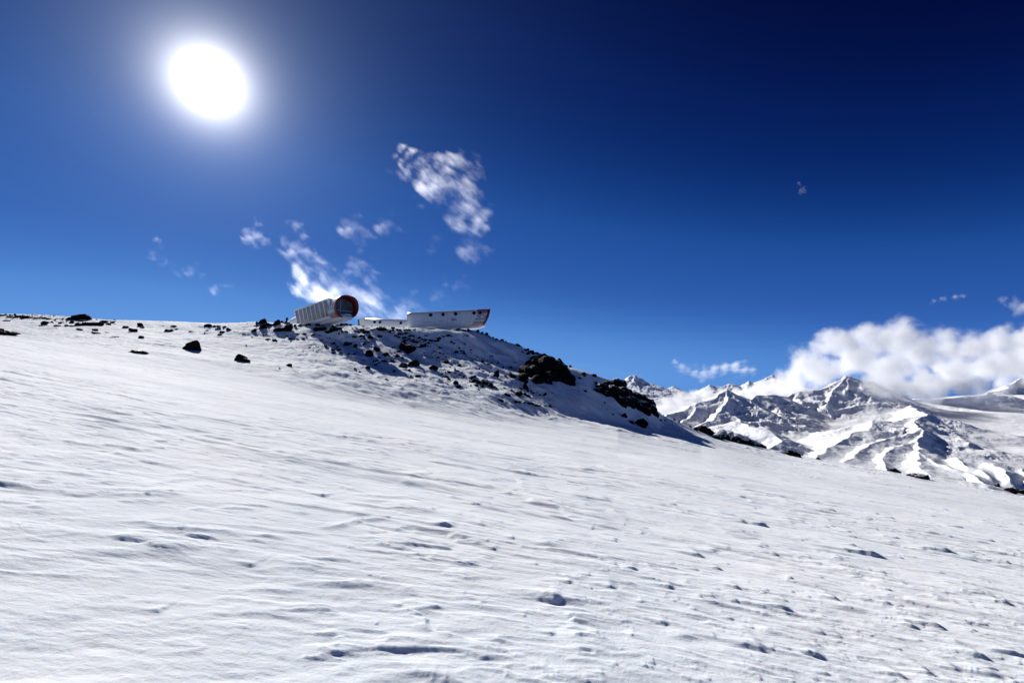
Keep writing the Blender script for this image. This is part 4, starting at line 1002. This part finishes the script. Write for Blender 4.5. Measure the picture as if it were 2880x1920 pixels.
# ------------------------------------------------------------------ clouds
def cloud(name, label, blobs, depth, dens, nscale, edge, aniso=0.45, alb=1.0, stretch=None, step=1.0, soft=0.5, detail=6.0, ratio=1.0, kth=0.0, warp=1.2, warpf=0.5, nr=0.62):
    """blobs: (px, row, r_px); soft-edged volume inside a hull that follows them"""
    k = depth / FPX; pts = [(at(px, row, depth + (dd[0] if dd else 0) * 1.0), r * k) for px, row, r, *dd in blobs]
    c = sum((p for p, r in pts), Vector()) / len(pts)
    bm = bmesh.new()
    for p, r in pts:
        bmesh.ops.create_icosphere(bm, subdivisions=3, radius=r * 1.02, matrix=Matrix.Translation(p - c) @ Matrix.Diagonal((1, ratio, 1, 1)))
    me = bpy.data.meshes.new(name); bm.to_mesh(me); bm.free()
    tmp = bpy.data.objects.new('tmp', me); COL.objects.link(tmp)
    md = tmp.modifiers.new('r', 'REMESH'); md.mode = 'VOXEL'; md.voxel_size = min(r for p, r in pts) * 0.45
    me2 = bpy.data.meshes.new_from_object(tmp.evaluated_get(bpy.context.evaluated_depsgraph_get())); bpy.data.objects.remove(tmp); me2.materials.clear(); me2.name = name
    m, nt, out = new_mat('cloud_vapour'); g = G(nt)
    t = g.n('ShaderNodeTexCoord'); P = t.outputs['Object']
    rm = sum(r for p, r in pts) / len(pts)
    vec = P
    if stretch:
        mp = g.n('ShaderNodeMapping', vector_type='TEXTURE'); nt.links.new(P, mp.inputs['Vector'])
        mp.inputs['Rotation'].default_value = (0, stretch[0], 0); mp.inputs['Scale'].default_value = (stretch[1], 1, 1); vec = mp.outputs[0]
    wn = g.n('ShaderNodeTexNoise', {'Scale': warpf / rm, 'Detail': 3.0}); nt.links.new(vec, wn.inputs['Vector'])
    ws = g.n('ShaderNodeVectorMath', operation='SUBTRACT'); nt.links.new(wn.outputs['Color'], ws.inputs[0]); ws.inputs[1].default_value = (.5, .5, .5)
    wm = g.n('ShaderNodeVectorMath', operation='SCALE'); nt.links.new(ws.outputs[0], wm.inputs[0]); wm.inputs['Scale'].default_value = rm * warp
    wa = g.n('ShaderNodeVectorMath', operation='ADD'); nt.links.new(P, wa.inputs[0]); nt.links.new(wm.outputs[0], wa.inputs[1]); PW_ = wa.outputs[0]
    f = None
    for p, r in pts:
        q = p - c
        sub = g.n('ShaderNodeVectorMath', operation='SUBTRACT'); nt.links.new(PW_, sub.inputs[0]); sub.inputs[1].default_value = q
        if ratio != 1.0:
            mu = g.n('ShaderNodeVectorMath', operation='MULTIPLY'); nt.links.new(sub.outputs[0], mu.inputs[0]); mu.inputs[1].default_value = (1, 1 / ratio, 1); sub = mu
        ln = g.n('ShaderNodeVectorMath', operation='LENGTH'); nt.links.new(sub.outputs[0], ln.inputs[0])
        v = g.m('MULTIPLY_ADD', ln.outputs['Value'], -1.0 / r, 1.0)
        f = v if f is None else g.m('SMOOTH_MAX', f, v, 0.3)
    nz = g.noise(vec, nscale / rm, detail, nr)
    e = g.m('ADD', f, g.m('MULTIPLY', g.m('SUBTRACT', nz, 0.5), edge))
    e = g.m('MINIMUM', e, g.m('MULTIPLY', g.m('ADD', f, 0.0), 6.0))
    dn = g.mr(e, kth, kth + soft, 0.0, dens, smooth=True)
    pv = g.n('ShaderNodeVolumePrincipled', {'Color': (alb, alb, alb, 1), 'Anisotropy': aniso, 'Density': dn})
    nt.links.new(pv.outputs[0], out.inputs['Volume'])
    m.cycles.volume_step_rate = step
    o = link(name, me2, m); o.location = c
    tag(o, label, 'cloud')
    return o
cloud('cloud', 'large grey-white cumulus cloud resting on the mountains at the right',
  [(2262,1010,58),(2235,1062,55),(2310,1045,70),(2335,975,62),(2405,1005,85),(2375,962,55),(2455,955,62),(2528,948,74),(2500,1035,85),(2590,990,80),(2590,1065,62),(2655,970,64),(2680,1040,76),(2735,985,70),(2765,1035,66),(2815,962,66),(2835,1025,70),(2895,965,72),(2900,1035,78),(2985,1000,100),(2468,1080,46,-1900),(2515,1094,48,-2000),(2570,1100,48,-2000),(2635,1100,46,-1600),(2700,1096,44,-800),(2760,1088,46,-500),(2820,1075,48)],
  9700.0, 0.0075, 1.7, 1.75, 0.1, step=0.5, soft=0.85, detail=9.0, kth=0.18, warp=0.9, warpf=0.9, alb=0.975)
cloud('cloud', 'low bank of cloud behind the rocky ridge in the middle of the range',
  [(2190,1085,42),(2150,1092,35),(2110,1101,28),(2070,1104,25),(2030,1105,25),(1990,1109,27),(1950,1115,30),(1915,1124,30),(1880,1134,27),(1852,1146,20),(2230,1088,44)],
  10500.0, 0.004, 1.6, 1.7, 0.1, alb=0.985, step=0.8, soft=0.45, kth=0.2, ratio=1.5, warp=0.8)
T_ = dict(kth=0.48, soft=0.7, step=0.5, nr=0.68)
cloud('cloud', 'thin pale wisp of cloud above the bank, left of the cumulus',
  [(1895,1026,26),(1912,1038,28),(1932,1048,30),(1955,1050,32),(1980,1047,34),(2008,1040,38),(2036,1036,38),(2066,1034,38),(2095,1036,34),(2118,1042,26)],
  12000.0, 0.0040, 1.8, 2.4, 0.3, stretch=(math.radians(-8), 2.5), warp=1.6, **T_)
cloud('cloud', 'small flat wisp of cloud above the cumulus', [(2628,846,17),(2655,840,20),(2685,835,22),(2712,834,18)], 9000.0, 0.005, 1.0, 1.8, **T_)
cloud('cloud', 'small grey puff of cloud at the right edge above the cumulus', [(2820,845,28),(2850,855,36),(2880,865,40),(2915,860,44)], 9000.0, 0.006, 1.0, 1.6, **T_)
cloud('cloud', 'tiny faint wisp alone in the dark blue sky', [(2246,520,20),(2260,535,20)], 6000.0, 0.003, 1.2, 2.0, **T_)
WD = (math.radians(40), 2.3)
def wisp(label, blobs, dens=0.011, edge=3.4, kth=0.64, sc_=1.7, ratio=0.5, grow=2.7):
    bl = [(a, b, r * grow) for a, b, r in blobs]
    return cloud('cloud', label, bl, 2400.0, dens, sc_, edge, 0.72, stretch=WD, step=0.35, soft=1.3, detail=12.0, kth=kth, ratio=ratio, warp=2.8, warpf=0.55, nr=0.74)
wisp('bright ragged cloud streak behind the glazed pod, widest down by the huts',
  [(798,745,16),(838,764,24),(878,785,34),(920,806,38),(962,826,38),(1004,838,34),(1044,852,46),(1086,862,46),(1115,880,34),(1060,812,24),(1028,790,18),(1005,765,14),(1095,832,22)], 0.017, 2.9, 0.44, grow=2.2)
wisp('thin slanting cloud streak above the bright one', [(796,640,14),(824,668,22),(850,690,25),(876,712,24),(896,738,22),(918,762,20),(860,725,18)])
wisp('short ragged cloud at the upper left end of the slanting streaks', [(714,648,18),(735,664,20),(752,682,15)])
wisp('small upright wisp above the right part of the bright streak', [(1008,722,15),(1026,748,22),(1044,778,20),(1000,705,10)], 0.010)
wisp('large feathery cloud high above the long pod',
  [(1125,428,20),(1150,448,24),(1180,470,30),(1216,490,40),(1252,500,50),(1280,468,38),(1288,446,22),(1310,510,52),(1332,545,44),(1312,580,42),(1296,606,36),(1340,618,34),(1362,642,22),(1232,462,22),(1262,600,24)], 0.015, 3.0, 0.44, grow=1.8)
wisp('pair of faint tufts left of the large feathery cloud', [(1142,484,18),(1108,474,14),(1180,430,14),(1205,436,14)], 0.007)
wisp('ragged puff just under the large feathery cloud', [(1332,688,24),(1350,704,22),(1376,706,18),(1384,680,14)], 0.011)
wisp('faint curl of cloud left of the puff under the feathery cloud', [(1216,694,15),(1222,672,14),(1180,590,12),(1160,560,12)], 0.006)
wisp('hook-shaped wisp in mid sky', [(984,628,18),(1004,640,20),(1016,618,16),(1034,665,18),(1024,650,14)], 0.009)
wisp('small forked wisp right of the hook-shaped one', [(1082,630,16),(1100,634,17),(1108,612,13),(1125,648,10)], 0.008)
wisp('faint wisps low in the sky on the left', [(432,688,14),(446,706,14),(470,738,12),(498,764,14)], 0.009)
wisp('two tiny tufts above the left snow crest', [(614,808,14),(652,798,14)], 0.008)
wisp('faint tuft between the low left wisps', [(548,755,14),(575,775,10)], 0.006)
wisp('cloud tuft rising above the left end of the long pod', [(1154,848,20),(1172,856,22),(1190,874,16)], 0.011)
wisp('faint tuft above the middle of the long pod', [(1250,820,20),(1262,846,13)], 0.008)
wisp('very faint smear right of the tuft above the long pod', [(1302,796,16),(1320,812,14)], 0.005)
